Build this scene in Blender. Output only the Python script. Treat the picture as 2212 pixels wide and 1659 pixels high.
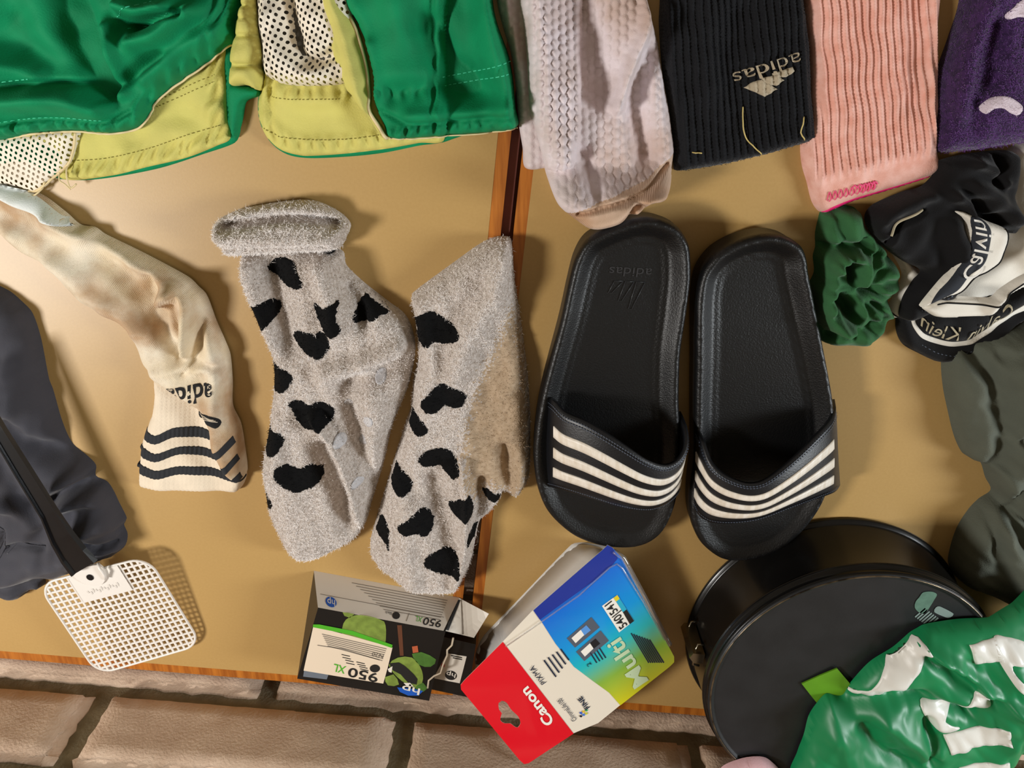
import bpy, math, random
import numpy as np
from mathutils import Matrix, Vector
from mathutils.geometry import delaunay_2d_cdt

for o in list(bpy.data.objects):
    bpy.data.objects.remove(o, do_unlink=True)
SC = bpy.context.scene
COL = SC.collection
rng = np.random.default_rng(7)
random.seed(7)

# ------------------------------------------------------------ camera
F, CX, CY = 1661.0, 1106.0, 829.5          # focal length and centre in pixels of the 2212x1659 frame
TH, HC = math.radians(23.7), 0.52          # tilt from straight down, height above the table top
FWD = np.array([0, -math.sin(TH), -math.cos(TH)])
RGT = np.array([1.0, 0, 0])
UPV = np.array([0, math.cos(TH), -math.sin(TH)])
EYE = np.array([0, 0, HC])
cam_d = bpy.data.cameras.new('camera')
cam_d.sensor_width = 36.0
cam_d.lens = F / 2212.0 * 36.0
cam_d.clip_start = 0.01
cam = bpy.data.objects.new('camera', cam_d)
COL.objects.link(cam)
M = Matrix.Identity(4)
for i in range(3):
    M[i][0], M[i][1], M[i][2], M[i][3] = RGT[i], UPV[i], -FWD[i], EYE[i]
cam.matrix_world = M
SC.camera = cam

# ------------------------------------------------------------ world, lights, exposure
W = bpy.data.worlds.new('world')
SC.world = W
W.use_nodes = True
bg = W.node_tree.nodes['Background']
bg.inputs[0].default_value = (1.0, 0.80, 0.56, 1)
bg.inputs[1].default_value = 0.19


def area(name, loc, target, sx, sy, power, color, spread=180):
    l = bpy.data.lights.new(name, 'AREA')
    l.shape = 'RECTANGLE'
    l.size, l.size_y = sx, sy
    l.energy = power
    l.color = color
    l.spread = math.radians(spread)
    o = bpy.data.objects.new(name, l)
    COL.objects.link(o)
    o.location = loc
    o.rotation_euler = (Vector(target) - Vector(loc)).to_track_quat('-Z', 'Y').to_euler()
    return o


area('window_daylight', (1.35, -0.36, 0.74), (0.1, -0.30, 0), 0.34, 0.4, 15.5, (0.90, 0.96, 1.0))
area('side_window_daylight', (-0.95, -0.34, 0.92), (-0.1, -0.3, 0), 0.2, 0.2, 13.5, (1.0, 0.97, 0.93))

vs = SC.view_settings
vs.view_transform = 'Standard'
vs.look = 'None'
vs.gamma = 1.0
vs.use_curve_mapping = False
vs.exposure = 0.0
SC.display_settings.display_device = 'sRGB'


# ------------------------------------------------------------ pixel <-> place
def G(px, py, z=0.0):
    """the point of the place at height z (m) that is seen at this pixel; arrays allowed"""
    px, py, z = np.broadcast_arrays(np.asarray(px, float), np.asarray(py, float), np.asarray(z, float))
    d = FWD + ((px - CX) / F)[..., None] * RGT - ((py - CY) / F)[..., None] * UPV
    s = (z - EYE[2]) / d[..., 2]
    return EYE + d * s[..., None]


EDGE0 = np.array([-0.44834523, -0.4905713, 0.0])     # table edge along the wall
ED = np.array([0.99408142, -0.10863757, 0.0])
EN = np.array([0.10863757, 0.99408142, 0.0])


def ST(s, t, z=0.0):
    return EDGE0 + ED * s + EN * t + np.array([0, 0, z])


# ------------------------------------------------------------ materials
def lin(c):
    return tuple(((v / 255.0) / 12.92 if v / 255.0 <= 0.04045 else ((v / 255.0 + 0.055) / 1.055) ** 2.4) for v in c)


MATS = {}


def mat(name, rgb, rough=0.8, var=0.0, vscale=30.0, bump=0.0, bscale=400.0, metal=0.0, spec=0.5, sheen=0.0,
        rgb2=None, stain=None, voro=None, wave=None, coat=0.0, detail=4.0, alpha=1.0, trans=0.0, stretch=None, attr=False):
    """var: strength of noise towards rgb2 (or darker); stain: (rgb, scale, threshold, strength); voro: (scale, strength)"""
    if name in MATS:
        return MATS[name]
    m = bpy.data.materials.new(name)
    m.use_nodes = True
    nt = m.node_tree
    N, L = nt.nodes, nt.links
    b = N['Principled BSDF']
    b.inputs['Roughness'].default_value = rough
    b.inputs['Metallic'].default_value = metal
    b.inputs['Specular IOR Level'].default_value = spec
    b.inputs['Coat Weight'].default_value = coat
    b.inputs['Coat Roughness'].default_value = 0.08
    b.inputs['Transmission Weight'].default_value = trans
    b.inputs['Alpha'].default_value = alpha
    if sheen:
        b.inputs['Sheen Weight'].default_value = sheen
        b.inputs['Sheen Roughness'].default_value = 0.4
    c = lin(rgb)
    tc = N.new('ShaderNodeTexCoord')
    vec = tc.outputs['Object']
    if stretch:
        mp = N.new('ShaderNodeMapping')
        mp.inputs['Scale'].default_value = stretch[:3]
        if len(stretch) > 3:
            mp.inputs['Rotation'].default_value = (0, 0, stretch[3])
        L.new(vec, mp.inputs['Vector'])
        vec = mp.outputs['Vector']
    src = None
    if attr:
        at = N.new('ShaderNodeAttribute')
        at.attribute_name = 'Col'
        src = at.outputs['Color']
    elif var:
        n = N.new('ShaderNodeTexNoise')
        n.inputs['Scale'].default_value = vscale
        n.inputs['Detail'].default_value = detail
        L.new(vec, n.inputs['Vector'])
        r = N.new('ShaderNodeValToRGB')
        c2 = lin(rgb2) if rgb2 else tuple(v * (1 - var) for v in c)
        r.color_ramp.elements[0].position = 0.36
        r.color_ramp.elements[1].position = 0.64
        r.color_ramp.elements[0].color = (*c2, 1)
        r.color_ramp.elements[1].color = (*c, 1)
        L.new(n.outputs['Fac'], r.inputs['Fac'])
        src = r.outputs['Color']
    if stain:
        srgb, ss, th, st = stain
        n2 = N.new('ShaderNodeTexNoise')
        n2.inputs['Scale'].default_value = ss
        n2.inputs['Detail'].default_value = 5
        L.new(tc.outputs['Object'], n2.inputs['Vector'])
        mr = N.new('ShaderNodeMapRange')
        mr.inputs['From Min'].default_value = th
        mr.inputs['From Max'].default_value = th + 0.15
        mr.inputs['To Max'].default_value = st
        L.new(n2.outputs['Fac'], mr.inputs['Value'])
        mx = N.new('ShaderNodeMix')
        mx.data_type = 'RGBA'
        L.new(mr.outputs['Result'], mx.inputs['Factor'])
        if src:
            L.new(src, mx.inputs[6])
        else:
            mx.inputs[6].default_value = (*c, 1)
        mx.inputs[7].default_value = (*lin(srgb), 1)
        src = mx.outputs[2]
    if src:
        L.new(src, b.inputs['Base Color'])
    else:
        b.inputs['Base Color'].default_value = (*c, 1)
    last = None
    if bump:
        n3 = N.new('ShaderNodeTexNoise')
        n3.inputs['Scale'].default_value = bscale
        n3.inputs['Detail'].default_value = 3
        L.new(vec, n3.inputs['Vector'])
        bp = N.new('ShaderNodeBump')
        bp.inputs['Strength'].default_value = bump
        bp.inputs['Distance'].default_value = 0.001
        L.new(n3.outputs['Fac'], bp.inputs['Height'])
        last = bp
    if voro:
        v = N.new('ShaderNodeTexVoronoi')
        v.inputs['Scale'].default_value = voro[0]
        v.inputs['Randomness'].default_value = 0.35
        L.new(vec, v.inputs['Vector'])
        bp = N.new('ShaderNodeBump')
        bp.inputs['Strength'].default_value = voro[1]
        bp.inputs['Distance'].default_value = 0.002
        bp.invert = True
        L.new(v.outputs['Distance'], bp.inputs['Height'])
        if last:
            L.new(last.outputs['Normal'], bp.inputs['Normal'])
        last = bp
    if wave:
        wv = N.new('ShaderNodeTexWave')
        wv.inputs['Scale'].default_value = wave[0]
        wv.inputs['Distortion'].default_value = 0.6
        mp2 = N.new('ShaderNodeMapping')
        mp2.inputs['Rotation'].default_value = (0, 0, wave[2])
        L.new(tc.outputs['Object'], mp2.inputs['Vector'])
        L.new(mp2.outputs['Vector'], wv.inputs['Vector'])
        bp = N.new('ShaderNodeBump')
        bp.inputs['Strength'].default_value = wave[1]
        bp.inputs['Distance'].default_value = 0.001
        L.new(wv.outputs['Fac'], bp.inputs['Height'])
        if last:
            L.new(last.outputs['Normal'], bp.inputs['Normal'])
        last = bp
    if last:
        L.new(last.outputs['Normal'], b.inputs['Normal'])
    MATS[name] = m
    return m


def net_mat(name, rgb, pitch, rot, hole=0.25):
    """woven net: round holes on a diamond lattice are really open"""
    m = bpy.data.materials.new(name)
    m.use_nodes = True
    nt = m.node_tree
    N, L = nt.nodes, nt.links
    b = N['Principled BSDF']
    b.inputs['Base Color'].default_value = (*lin(rgb), 1)
    b.inputs['Roughness'].default_value = 0.7
    tc = N.new('ShaderNodeTexCoord')
    mp = N.new('ShaderNodeMapping')
    mp.inputs['Rotation'].default_value = (0, 0, rot)
    k = math.pi / pitch
    mp.inputs['Scale'].default_value = (k, k * 0.8, k)
    L.new(tc.outputs['Object'], mp.inputs['Vector'])
    sp = N.new('ShaderNodeSeparateXYZ')
    L.new(mp.outputs['Vector'], sp.inputs[0])

    def mth(op, a, bb=None):
        n = N.new('ShaderNodeMath')
        n.operation = op
        for i, v in enumerate((a, bb)):
            if v is None:
                continue
            if isinstance(v, (int, float)):
                n.inputs[i].default_value = v
            else:
                L.new(v, n.inputs[i])
        return n.outputs[0]
    su, sv = mth('SINE', sp.outputs[0]), mth('SINE', sp.outputs[1])
    p = mth('MULTIPLY', su, sv)
    p = mth('ABSOLUTE', p)
    solid = mth('LESS_THAN', p, 1 - hole * 2.0)
    L.new(solid, b.inputs['Alpha'])
    MATS[name] = m
    return m


# ------------------------------------------------------------ object helpers
ROOT = {}


def tag(o, label=None, cat=None, group=None, kind=None):
    if label:
        o['label'] = label
    if cat:
        o['category'] = cat
    if group:
        o['group'] = group
    if kind:
        o['kind'] = kind
    return o


def thing(name, label, cat, loc, group=None):
    o = bpy.data.objects.new(name, None)
    o.empty_display_size = 0.02
    o.location = loc
    COL.objects.link(o)
    tag(o, label, cat, group)
    ROOT[o.name] = np.array(loc, float)
    return o


def mk(name, V, faces, m, parent=None, smooth=True, midx=None, col=None):
    V = np.asarray(V, float)
    off = ROOT.get(parent.name, np.zeros(3)) if parent is not None else np.zeros(3)
    me = bpy.data.meshes.new(name)
    me.from_pydata((V - off).tolist(), [], [tuple(int(i) for i in f) for f in faces])
    for mm in (m if isinstance(m, (list, tuple)) else [m]):
        me.materials.append(mm)
    me.polygons.foreach_set('use_smooth', [smooth] * len(me.polygons))
    if midx is not None:
        me.polygons.foreach_set('material_index', [int(i) for i in midx])
    if col is not None:
        ca = me.color_attributes.new('Col', 'FLOAT_COLOR', 'POINT')
        ca.data.foreach_set('color', np.asarray(col, float).ravel())
    me.update()
    o = bpy.data.objects.new(name, me)
    COL.objects.link(o)
    if parent is not None:
        o.parent = parent
        ROOT[o.name] = off
    return o


def spline(P, step=6.0, closed=True):
    P = np.asarray(P, float)
    n = len(P)
    out = []
    rng_ = range(n) if closed else range(n - 1)
    for i in rng_:
        if closed:
            p0, p1, p2, p3 = P[i - 1], P[i], P[(i + 1) % n], P[(i + 2) % n]
        else:
            p0, p1, p2, p3 = P[max(i - 1, 0)], P[i], P[i + 1], P[min(i + 2, n - 1)]
        ln = np.linalg.norm((p2 - p1)[:2])
        if ln < 1e-6:
            continue
        k = max(1, int(round(ln / step)))
        t = (np.arange(k) / k)[:, None]
        # tangents limited so that long and short spans do not overshoot
        a = (p2 - p0) * 0.5
        b = (p3 - p1) * 0.5
        la, lb = np.linalg.norm(a[:2]) + 1e-9, np.linalg.norm(b[:2]) + 1e-9
        a = a * min(1.0, ln / la)
        b = b * min(1.0, ln / lb)
        h = (2 * t**3 - 3 * t**2 + 1) * p1 + (t**3 - 2 * t**2 + t) * a + (-2 * t**3 + 3 * t**2) * p2 + (t**3 - t**2) * b
        out.append(h)
    if not closed:
        out.append(P[-1:])
    return np.concatenate(out)


def straight(P, step=6.0):
    P = np.asarray(P, float)
    out = []
    for i in range(len(P)):
        a, b = P[i], P[(i + 1) % len(P)]
        k = max(1, int(round(np.linalg.norm((b - a)[:2]) / step)))
        out.append(a + (b - a) * (np.arange(k) / k)[:, None])
    return np.concatenate(out)


def inside(p, poly):
    x, y = p[:, 0], p[:, 1]
    r = np.zeros(len(p), bool)
    q = np.roll(poly, -1, axis=0)
    for (x1, y1), (x2, y2) in zip(poly[:, :2], q[:, :2]):
        if y1 == y2:
            continue
        c = (y1 > y) != (y2 > y)
        r ^= c & (x < (x2 - x1) * (y - y1) / (y2 - y1) + x1)
    return r


def segdist(p, poly, closed=True):
    best = np.full(len(p), 1e9)
    q = np.roll(poly, -1, axis=0)
    n = len(poly) if closed else len(poly) - 1
    for i in range(n):
        a, b = poly[i, :2], q[i, :2]
        ab = b - a
        l2 = ab @ ab
        if l2 < 1e-12:
            continue
        t = np.clip(((p - a) @ ab) / l2, 0, 1)
        dx = p[:, 0] - a[0] - t * ab[0]
        dy = p[:, 1] - a[1] - t * ab[1]
        best = np.minimum(best, dx * dx + dy * dy)
    return np.sqrt(best)


def tri2d(poly, step, holes=()):
    """triangles inside a closed outline"""
    poly = np.asarray(poly, float)[:, :2]
    lo, hi = poly.min(0), poly.max(0)
    xs = np.arange(lo[0], hi[0] + step, step)
    ys = np.arange(lo[1], hi[1] + step, step * 0.866)
    gx, gy = np.meshgrid(xs, ys)
    gx = gx + (np.arange(len(ys)) % 2)[:, None] * step * 0.5
    g = np.c_[gx.ravel(), gy.ravel()]
    loops = [poly] + [np.asarray(h, float)[:, :2] for h in holes]
    if len(g):
        ok = inside(g, poly)
        g = g[ok]
    for i, lp in enumerate(loops):
        if len(g):
            g = g[segdist(g, lp) > step * 0.5]
            if i > 0 and len(g):
                g = g[~inside(g, lp)]
    pts, edges = [], []
    for lp in loops:
        b = len(pts)
        pts += [Vector(v) for v in lp]
        edges += [(b + i, b + (i + 1) % len(lp)) for i in range(len(lp))]
    pts += [Vector(v) for v in g]
    r = delaunay_2d_cdt(pts, edges, [], 0, 1e-5)
    V = np.array([tuple(v) for v in r[0]])
    T = np.array([f for f in r[2] if len(f) == 3])
    c = V[T].mean(1)
    k = inside(c, poly)
    for h in loops[1:]:
        k &= ~inside(c, h)
    T = T[k]
    # orient upward in image space (y down) -> world up
    a, b, cc = V[T[:, 0]], V[T[:, 1]], V[T[:, 2]]
    ar = (b - a)[:, 0] * (cc - a)[:, 1] - (b - a)[:, 1] * (cc - a)[:, 0]
    return V, T, ar


def boundary(T):
    e = {}
    for f in T:
        for i in range(3):
            a, b = int(f[i]), int(f[(i + 1) % 3])
            if (b, a) in e:
                del e[(b, a)]
            else:
                e[(a, b)] = 1
    return list(e)


def wob(p, wl, amp, seed, n=7):
    r = np.random.default_rng(seed)
    z = np.zeros(len(p))
    for _ in range(n):
        a = r.uniform(0, 2 * math.pi)
        k = 2 * math.pi / (wl * r.uniform(0.7, 1.5))
        z += np.sin((p[:, 0] * math.cos(a) + p[:, 1] * math.sin(a)) * k + r.uniform(0, 6.28))
    return amp * z / math.sqrt(n)


class Field:
    """soft thing lying on something: an outline in plan with a real height over every point (mm)"""

    def __init__(s, outline, thick, edge=30, base=0.0, folds=(), fn=None, zref=None, step=6.0, over=(), smooth=True,
                 world=False, holes=(), flat=False, gap=0.6):
        s.world = world
        s.obj = None
        s.poly = spline(outline, step) if smooth else straight(outline, step)
        s.poly = s.poly[:, :2]
        s.thick, s.edge, s.base, s.folds, s.fn = thick, edge, base, folds, fn
        s.zref = (zref if zref is not None else base + thick * 0.45) / 1000.0
        s.step, s.over, s.holes, s.flat, s.gap = step, over, holes, flat, gap
        s.fold_poly = [(spline(np.array(f[0], float), 8, False), f[1], f[2] * 1.35, f[3] if len(f) > 3 else 'g') for f in folds]

    def xy(s, p):
        if s.world:
            return np.c_[p[:, 0] / 1000, p[:, 1] / 1000, np.zeros(len(p))]
        q = G(p[:, 0], p[:, 1], s.zref)
        q[:, 2] = 0
        return q

    def bases(s, p):
        b = np.full(len(p), float(s.base)) if not callable(s.base) else s.base(p)
        for f in s.over:
            q = s.topx(f, p)
            b = np.maximum(b, q)
        return b

    def topx(s, f, p):
        """height of another field under these points (same plan coordinates)"""
        ins = inside(p, f.poly)
        r = np.zeros(len(p))
        if ins.any():
            r[ins] = f.h(p[ins]) + s.gap
        return r

    def h(s, p):
        d = segdist(p, s.poly)
        t = np.clip(d / s.edge, 0, 1)
        prof = np.sqrt(np.maximum(0, 1 - (1 - t) ** 2))
        if s.flat:
            z = s.bases(p) + s.thick * np.minimum(1, prof * 1.3)
        else:
            z = s.bases(p) + s.thick * prof
        for poly, w, a, kind in s.fold_poly:
            dd = segdist(p, poly, False)
            if kind == 'g':
                z = z + a * np.exp(-(dd / w) ** 2) * np.minimum(1, prof * 1.2)
            else:
                z = z + a * np.maximum(0, 1 - dd / w) * np.minimum(1, prof * 1.2)
        if s.fn is not None:
            z = z + s.fn(p, d, prof)
        if s.thick > 0:
            z = np.maximum(z, s.bases(p) + max(0.6, 0.22 * s.thick) * prof)
        return z

    def at(s, p, off=0.0):
        p = np.asarray(p, float)
        q = s.xy(p)
        q[:, 2] = (s.h(p) + off) / 1000.0
        return q

    def mesh(s, name, m, parent, skirt=None, rings=None, col=None, smooth=True, mfun=None):
        V, T, ar = tri2d(s.poly, s.step, s.holes)
        flip = (ar > 0) if not s.world else (ar < 0)
        T[flip] = T[flip][:, ::-1]
        W3 = s.at(V)
        bz = s.bases(V) / 1000.0
        faces = [tuple(f) for f in T]
        mi = None
        if mfun is not None:
            mi = list(mfun(V[T].mean(1)))
        be = boundary(T)
        bi = sorted({i for e in be for i in e})
        prev = {i: i for i in bi}
        allv = [W3]
        n = len(W3)
        lv = rings if rings else [1.0]
        cen = None
        for fr in lv:
            f, outw = fr if isinstance(fr, tuple) else (fr, 0.0)
            low = np.array([[W3[i, 0], W3[i, 1], W3[i, 2] + (((bz[i] if skirt is None else skirt / 1000.0)) - W3[i, 2]) * f] for i in bi])
            if outw:
                # outward direction from neighbours on the loop
                nrm = {i: np.zeros(2) for i in bi}
                for a, b in be:
                    tx = W3[b, :2] - W3[a, :2]
                    nn = np.array([tx[1], -tx[0]])
                    nn /= (np.linalg.norm(nn) + 1e-12)
                    nrm[a] += nn
                    nrm[b] += nn
                for k, i in enumerate(bi):
                    v = nrm[i] / (np.linalg.norm(nrm[i]) + 1e-12)
                    low[k, :2] += v * outw / 1000.0
            cur = {i: n + k for k, i in enumerate(bi)}
            allv.append(low)
            n += len(low)
            for a, b in be:
                faces.append((prev[b], prev[a], cur[a], cur[b]))
                if mi is not None:
                    mi.append(0)
            prev = cur
        s.obj = mk(name, np.concatenate(allv), faces, m, parent, smooth, midx=mi)
        return s.obj

    def decal(s, name, outline, m, parent, off=0.35, step=None, smooth=True, thick=0.3, colf=None):
        """a knitted, sewn or printed patch that follows the surface"""
        st = step or s.step * 0.8
        parent = s.obj or parent
        poly = (spline(outline, st) if smooth else straight(outline, st))[:, :2]
        V, T, ar = tri2d(poly, st)
        flip = (ar > 0) if not s.world else (ar < 0)
        T[flip] = T[flip][:, ::-1]
        A = s.at(V, off)
        faces = [tuple(f) for f in T]
        be = boundary(T)
        bi = sorted({i for e in be for i in e})
        cur = {i: len(A) + k for k, i in enumerate(bi)}
        low = A[bi].copy()
        low[:, 2] -= (off + thick) / 1000
        for a, b in be:
            faces.append((b, a, cur[a], cur[b]))
        return mk(name, np.concatenate([A, low]), faces, m, parent, True)

    def ribbon(s, name, line, w, m, parent, off=0.5, step=4, closed=False, r=None):
        """a flat or round cord following the surface"""
        L = spline(np.asarray(line, float), step, closed)
        return cord(name, s.at(L, off), w, m, s.obj or parent, closed)


def cord(name, P, w, m, parent, closed=False, sides=6, taper=False):
    """round tube through 3-D points; w = radius in mm"""
    P = np.asarray(P, float)
    n = len(P)
    V, Fc = [], []
    for i in range(n):
        a = P[i - 1] if (i > 0 or closed) else P[i]
        b = P[(i + 1) % n] if (i < n - 1 or closed) else P[i]
        t = b - a
        t = t / (np.linalg.norm(t) + 1e-12)
        u = np.cross(t, [0, 0, 1.0])
        if np.linalg.norm(u) < 1e-4:
            u = np.cross(t, [0, 1.0, 0])
        u /= np.linalg.norm(u)
        v = np.cross(u, t)
        rr = w / 1000.0 * ((1 - 0.8 * i / (n - 1)) if taper else 1)
        for k in range(sides):
            a_ = 2 * math.pi * k / sides
            V.append(P[i] + rr * (u * math.cos(a_) + v * math.sin(a_)))
    rngn = n if closed else n - 1
    for i in range(rngn):
        for k in range(sides):
            a, b = i * sides + k, i * sides + (k + 1) % sides
            c, d = ((i + 1) % n) * sides + (k + 1) % sides, ((i + 1) % n) * sides + k
            Fc.append((a, b, c, d))
    if not closed:
        Fc.append(tuple(range(sides))[::-1])
        Fc.append(tuple((n - 1) * sides + k for k in range(sides)))
    return mk(name, V, Fc, m, parent)


def stitches(name, field, line, m, parent, dash=7, gap=4, w=0.25, off=0.2, field_step=2):
    L = spline(np.asarray(line, float), 1.0, False)
    V, Fc = [], []
    i = 0
    while i + dash < len(L):
        P = field.at(L[[i, i + dash // 2, i + dash]], off)
        t = P[2] - P[0]
        u = np.cross(t, [0, 0, 1.0])
        u = u / (np.linalg.norm(u) + 1e-12) * w / 1000
        P[1, 2] += 0.0003
        b = len(V)
        for q in P:
            V += [q - u, q + u]
        Fc += [(b, b + 1, b + 3, b + 2), (b + 2, b + 3, b + 5, b + 4)]
        i += dash + gap
    if V:
        return mk(name, V, Fc, m, field.obj or parent)


def glyphs(text, bold=0.0, shear=0.0):
    c = bpy.data.curves.new('t', 'FONT')
    c.body = text
    c.size = 1.0
    c.offset = bold
    c.shear = shear
    c.resolution_u = 4
    o = bpy.data.objects.new('t', c)
    COL.objects.link(o)
    dg = bpy.context.evaluated_depsgraph_get()
    me = bpy.data.meshes.new_from_object(o.evaluated_get(dg))
    V = np.array([v.co[:2] for v in me.vertices]).reshape(-1, 2)
    Fc = [tuple(p.vertices) for p in me.polygons]
    bpy.data.objects.remove(o)
    bpy.data.curves.remove(c)
    bpy.data.meshes.remove(me)
    return V, Fc


def text(name, s, mapf, m, parent, bold=0.0, shear=0.0, keep=None):
    """lettering; mapf takes (u along the line 0..1, v height with 1 = cap height-ish) and gives places"""
    V, Fc = glyphs(s, bold, shear)
    if not len(V):
        return None
    w = V[:, 0].max() - V[:, 0].min()
    U = np.c_[(V[:, 0] - V[:, 0].min()) / w, V[:, 1] / 0.7]
    if keep is not None:
        k = keep(U)
        Fc = [f for f in Fc if all(k[i] for i in f)]
    return mk(name, mapf(U), Fc, m, parent, False)


def aff(o, ax, ay):
    """affine: start point, vector of the whole line, vector of cap height"""
    o, ax, ay = (np.asarray(v, float) for v in (o, ax, ay))
    return lambda U: o + U[:, :1] * ax + U[:, 1:2] * ay


def fibers(field, parent, n, ln, m, pick=None, name='pile', lean=0.6, w=0.28, seed=1, bias=(0, 0)):
    r = np.random.default_rng(seed)
    lo, hi = field.poly.min(0), field.poly.max(0)
    p = np.c_[r.uniform(lo[0], hi[0], n * 2), r.uniform(lo[1], hi[1], n * 2)]
    p = p[inside(p, field.poly)][:n]
    mi = np.zeros(len(p), int)
    if pick is not None:
        mi = pick(p)
        p, mi = p[mi >= 0], mi[mi >= 0]
    A = field.at(p, -0.1)
    k = len(p)
    d = np.c_[r.normal(bias[0], lean, k), r.normal(bias[1], lean, k), np.abs(r.normal(1.0, 0.25, k))]
    d /= np.linalg.norm(d, axis=1)[:, None]
    L = ln * r.uniform(0.5, 1.3, k)[:, None] / 1000
    ang = r.uniform(0, 6.28, k)
    u = np.c_[np.cos(ang), np.sin(ang), np.zeros(k)] * w / 1000
    mid = A + d * L * 0.6
    tip = A + d * L + np.c_[r.normal(0, 0.3, k), r.normal(0, 0.3, k), -np.abs(r.normal(0, 0.25, k))] * L
    V = np.stack([A - u, A + u, mid + u * 0.8, mid - u * 0.8, tip], 1).reshape(-1, 3)
    b = np.arange(k) * 5
    Fc = []
    for i in b:
        Fc.append((i, i + 1, i + 2, i + 3))
        Fc.append((i + 3, i + 2, i + 4))
    o = mk(name, V, Fc, m, field.obj or parent, True, midx=np.repeat(mi, 2))
    o['kind'] = 'stuff'
    return o


def box(name, c8, m, parent, smooth=False):
    """8 corners: bottom ring then top ring, counter-clockwise from above"""
    return mk(name, c8, [(3, 2, 1, 0), (4, 5, 6, 7), (0, 1, 5, 4), (1, 2, 6, 5), (2, 3, 7, 6), (3, 0, 4, 7)], m, parent, smooth)


def slab(name, quad, z0, z1, m, parent):
    q = [np.array(p, float) for p in quad]
    return box(name, [np.array([p[0], p[1], z0]) for p in q] + [np.array([p[0], p[1], z1]) for p in q], m, parent)


def quad_map(A, B, C, D, lift=0.0):
    """u runs A->D, v runs A->B on a (possibly twisted) quad; lift in mm along its normal"""
    A, B, C, D = (np.asarray(v, float) for v in (A, B, C, D))
    n = np.cross(D - A, B - A)
    n /= np.linalg.norm(n)
    if n[2] < 0:
        n = -n

    def f(U, off=0.0):
        u, v = U[:, :1], U[:, 1:2]
        return A * (1 - u) * (1 - v) + D * u * (1 - v) + B * (1 - u) * v + C * u * v + n * (lift + off) / 1000
    return f


def flat_patch(name, outline, mapf, m, parent, off=0.2, step=0.05, smooth=False, colf=None, holes=()):
    poly = (spline(outline, step) if smooth else straight(outline, step))[:, :2]
    V, T, ar = tri2d(poly, step, holes)
    W3 = mapf(V, off)
    nrm = np.cross(W3[T[:, 1]] - W3[T[:, 0]], W3[T[:, 2]] - W3[T[:, 0]])
    fl = nrm[:, 2] < 0
    T[fl] = T[fl][:, ::-1]
    return mk(name, W3, [tuple(t) for t in T], m, parent, False, col=colf(V) if colf else None)


# ============================================================ the setting
m_lam = mat('laminate', (182, 147, 90), rough=0.40, var=1, rgb2=(179, 144, 87), vscale=500, bump=0.02, bscale=900, spec=0.5, detail=6)
m_band = mat('wood_band', (186, 112, 38), rough=0.4, var=1, rgb2=(150, 82, 24), vscale=40, stretch=(6, 0.5, 1, 0.11), bump=0.1, bscale=120)
m_under = mat('table_underframe', (70, 46, 30), rough=0.6, var=0.3, vscale=20)
m_brick = mat('brick', (216, 190, 166), rough=0.92, var=1, rgb2=(202, 174, 150), vscale=38, bump=0.7, bscale=420, spec=0.25)
m_mortar = mat('mortar', (140, 130, 106), rough=0.95, var=1, rgb2=(118, 108, 86), vscale=60, bump=0.8, bscale=420, spec=0.2)
m_floor = mat('floor_tile', (120, 66, 50), rough=0.6, var=0.25, vscale=18, bump=0.2, bscale=60)

FLZ = -0.74
fl = mk('floor', [(-2.2, -0.95, FLZ), (2.2, -0.95, FLZ), (2.2, 2.2, FLZ), (-2.2, 2.2, FLZ),
                  (-2.2, -0.95, FLZ - .05), (2.2, -0.95, FLZ - .05), (2.2, 2.2, FLZ - .05), (-2.2, 2.2, FLZ - .05)],
        [(0, 1, 2, 3), (7, 6, 5, 4), (0, 4, 5, 1), (1, 5, 6, 2), (2, 6, 7, 3), (3, 7, 4, 0)], m_floor, None, False)
tag(fl, 'reddish brown floor under the tables', kind='structure')

# brick wall behind the tables
GAPW = 0.012
wall = bpy.data.objects.new('wall_back', None)
wall.location = tuple(ST(0.35, -0.07, FLZ))
COL.objects.link(wall)
tag(wall, 'pinkish brick wall with grey mortar behind the tables', kind='structure')
ROOT['wall_back'] = np.array(wall.location)


def wall_pt(s, z, out):
    return ST(s, -GAPW + out, z)


q = [wall_pt(-1.05, 0, -0.11), wall_pt(1.85, 0, -0.11), wall_pt(1.85, 0, -0.0042), wall_pt(-1.05, 0, -0.0042)]
slab('mortar', q, FLZ, 0.345, m_mortar, wall)


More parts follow.
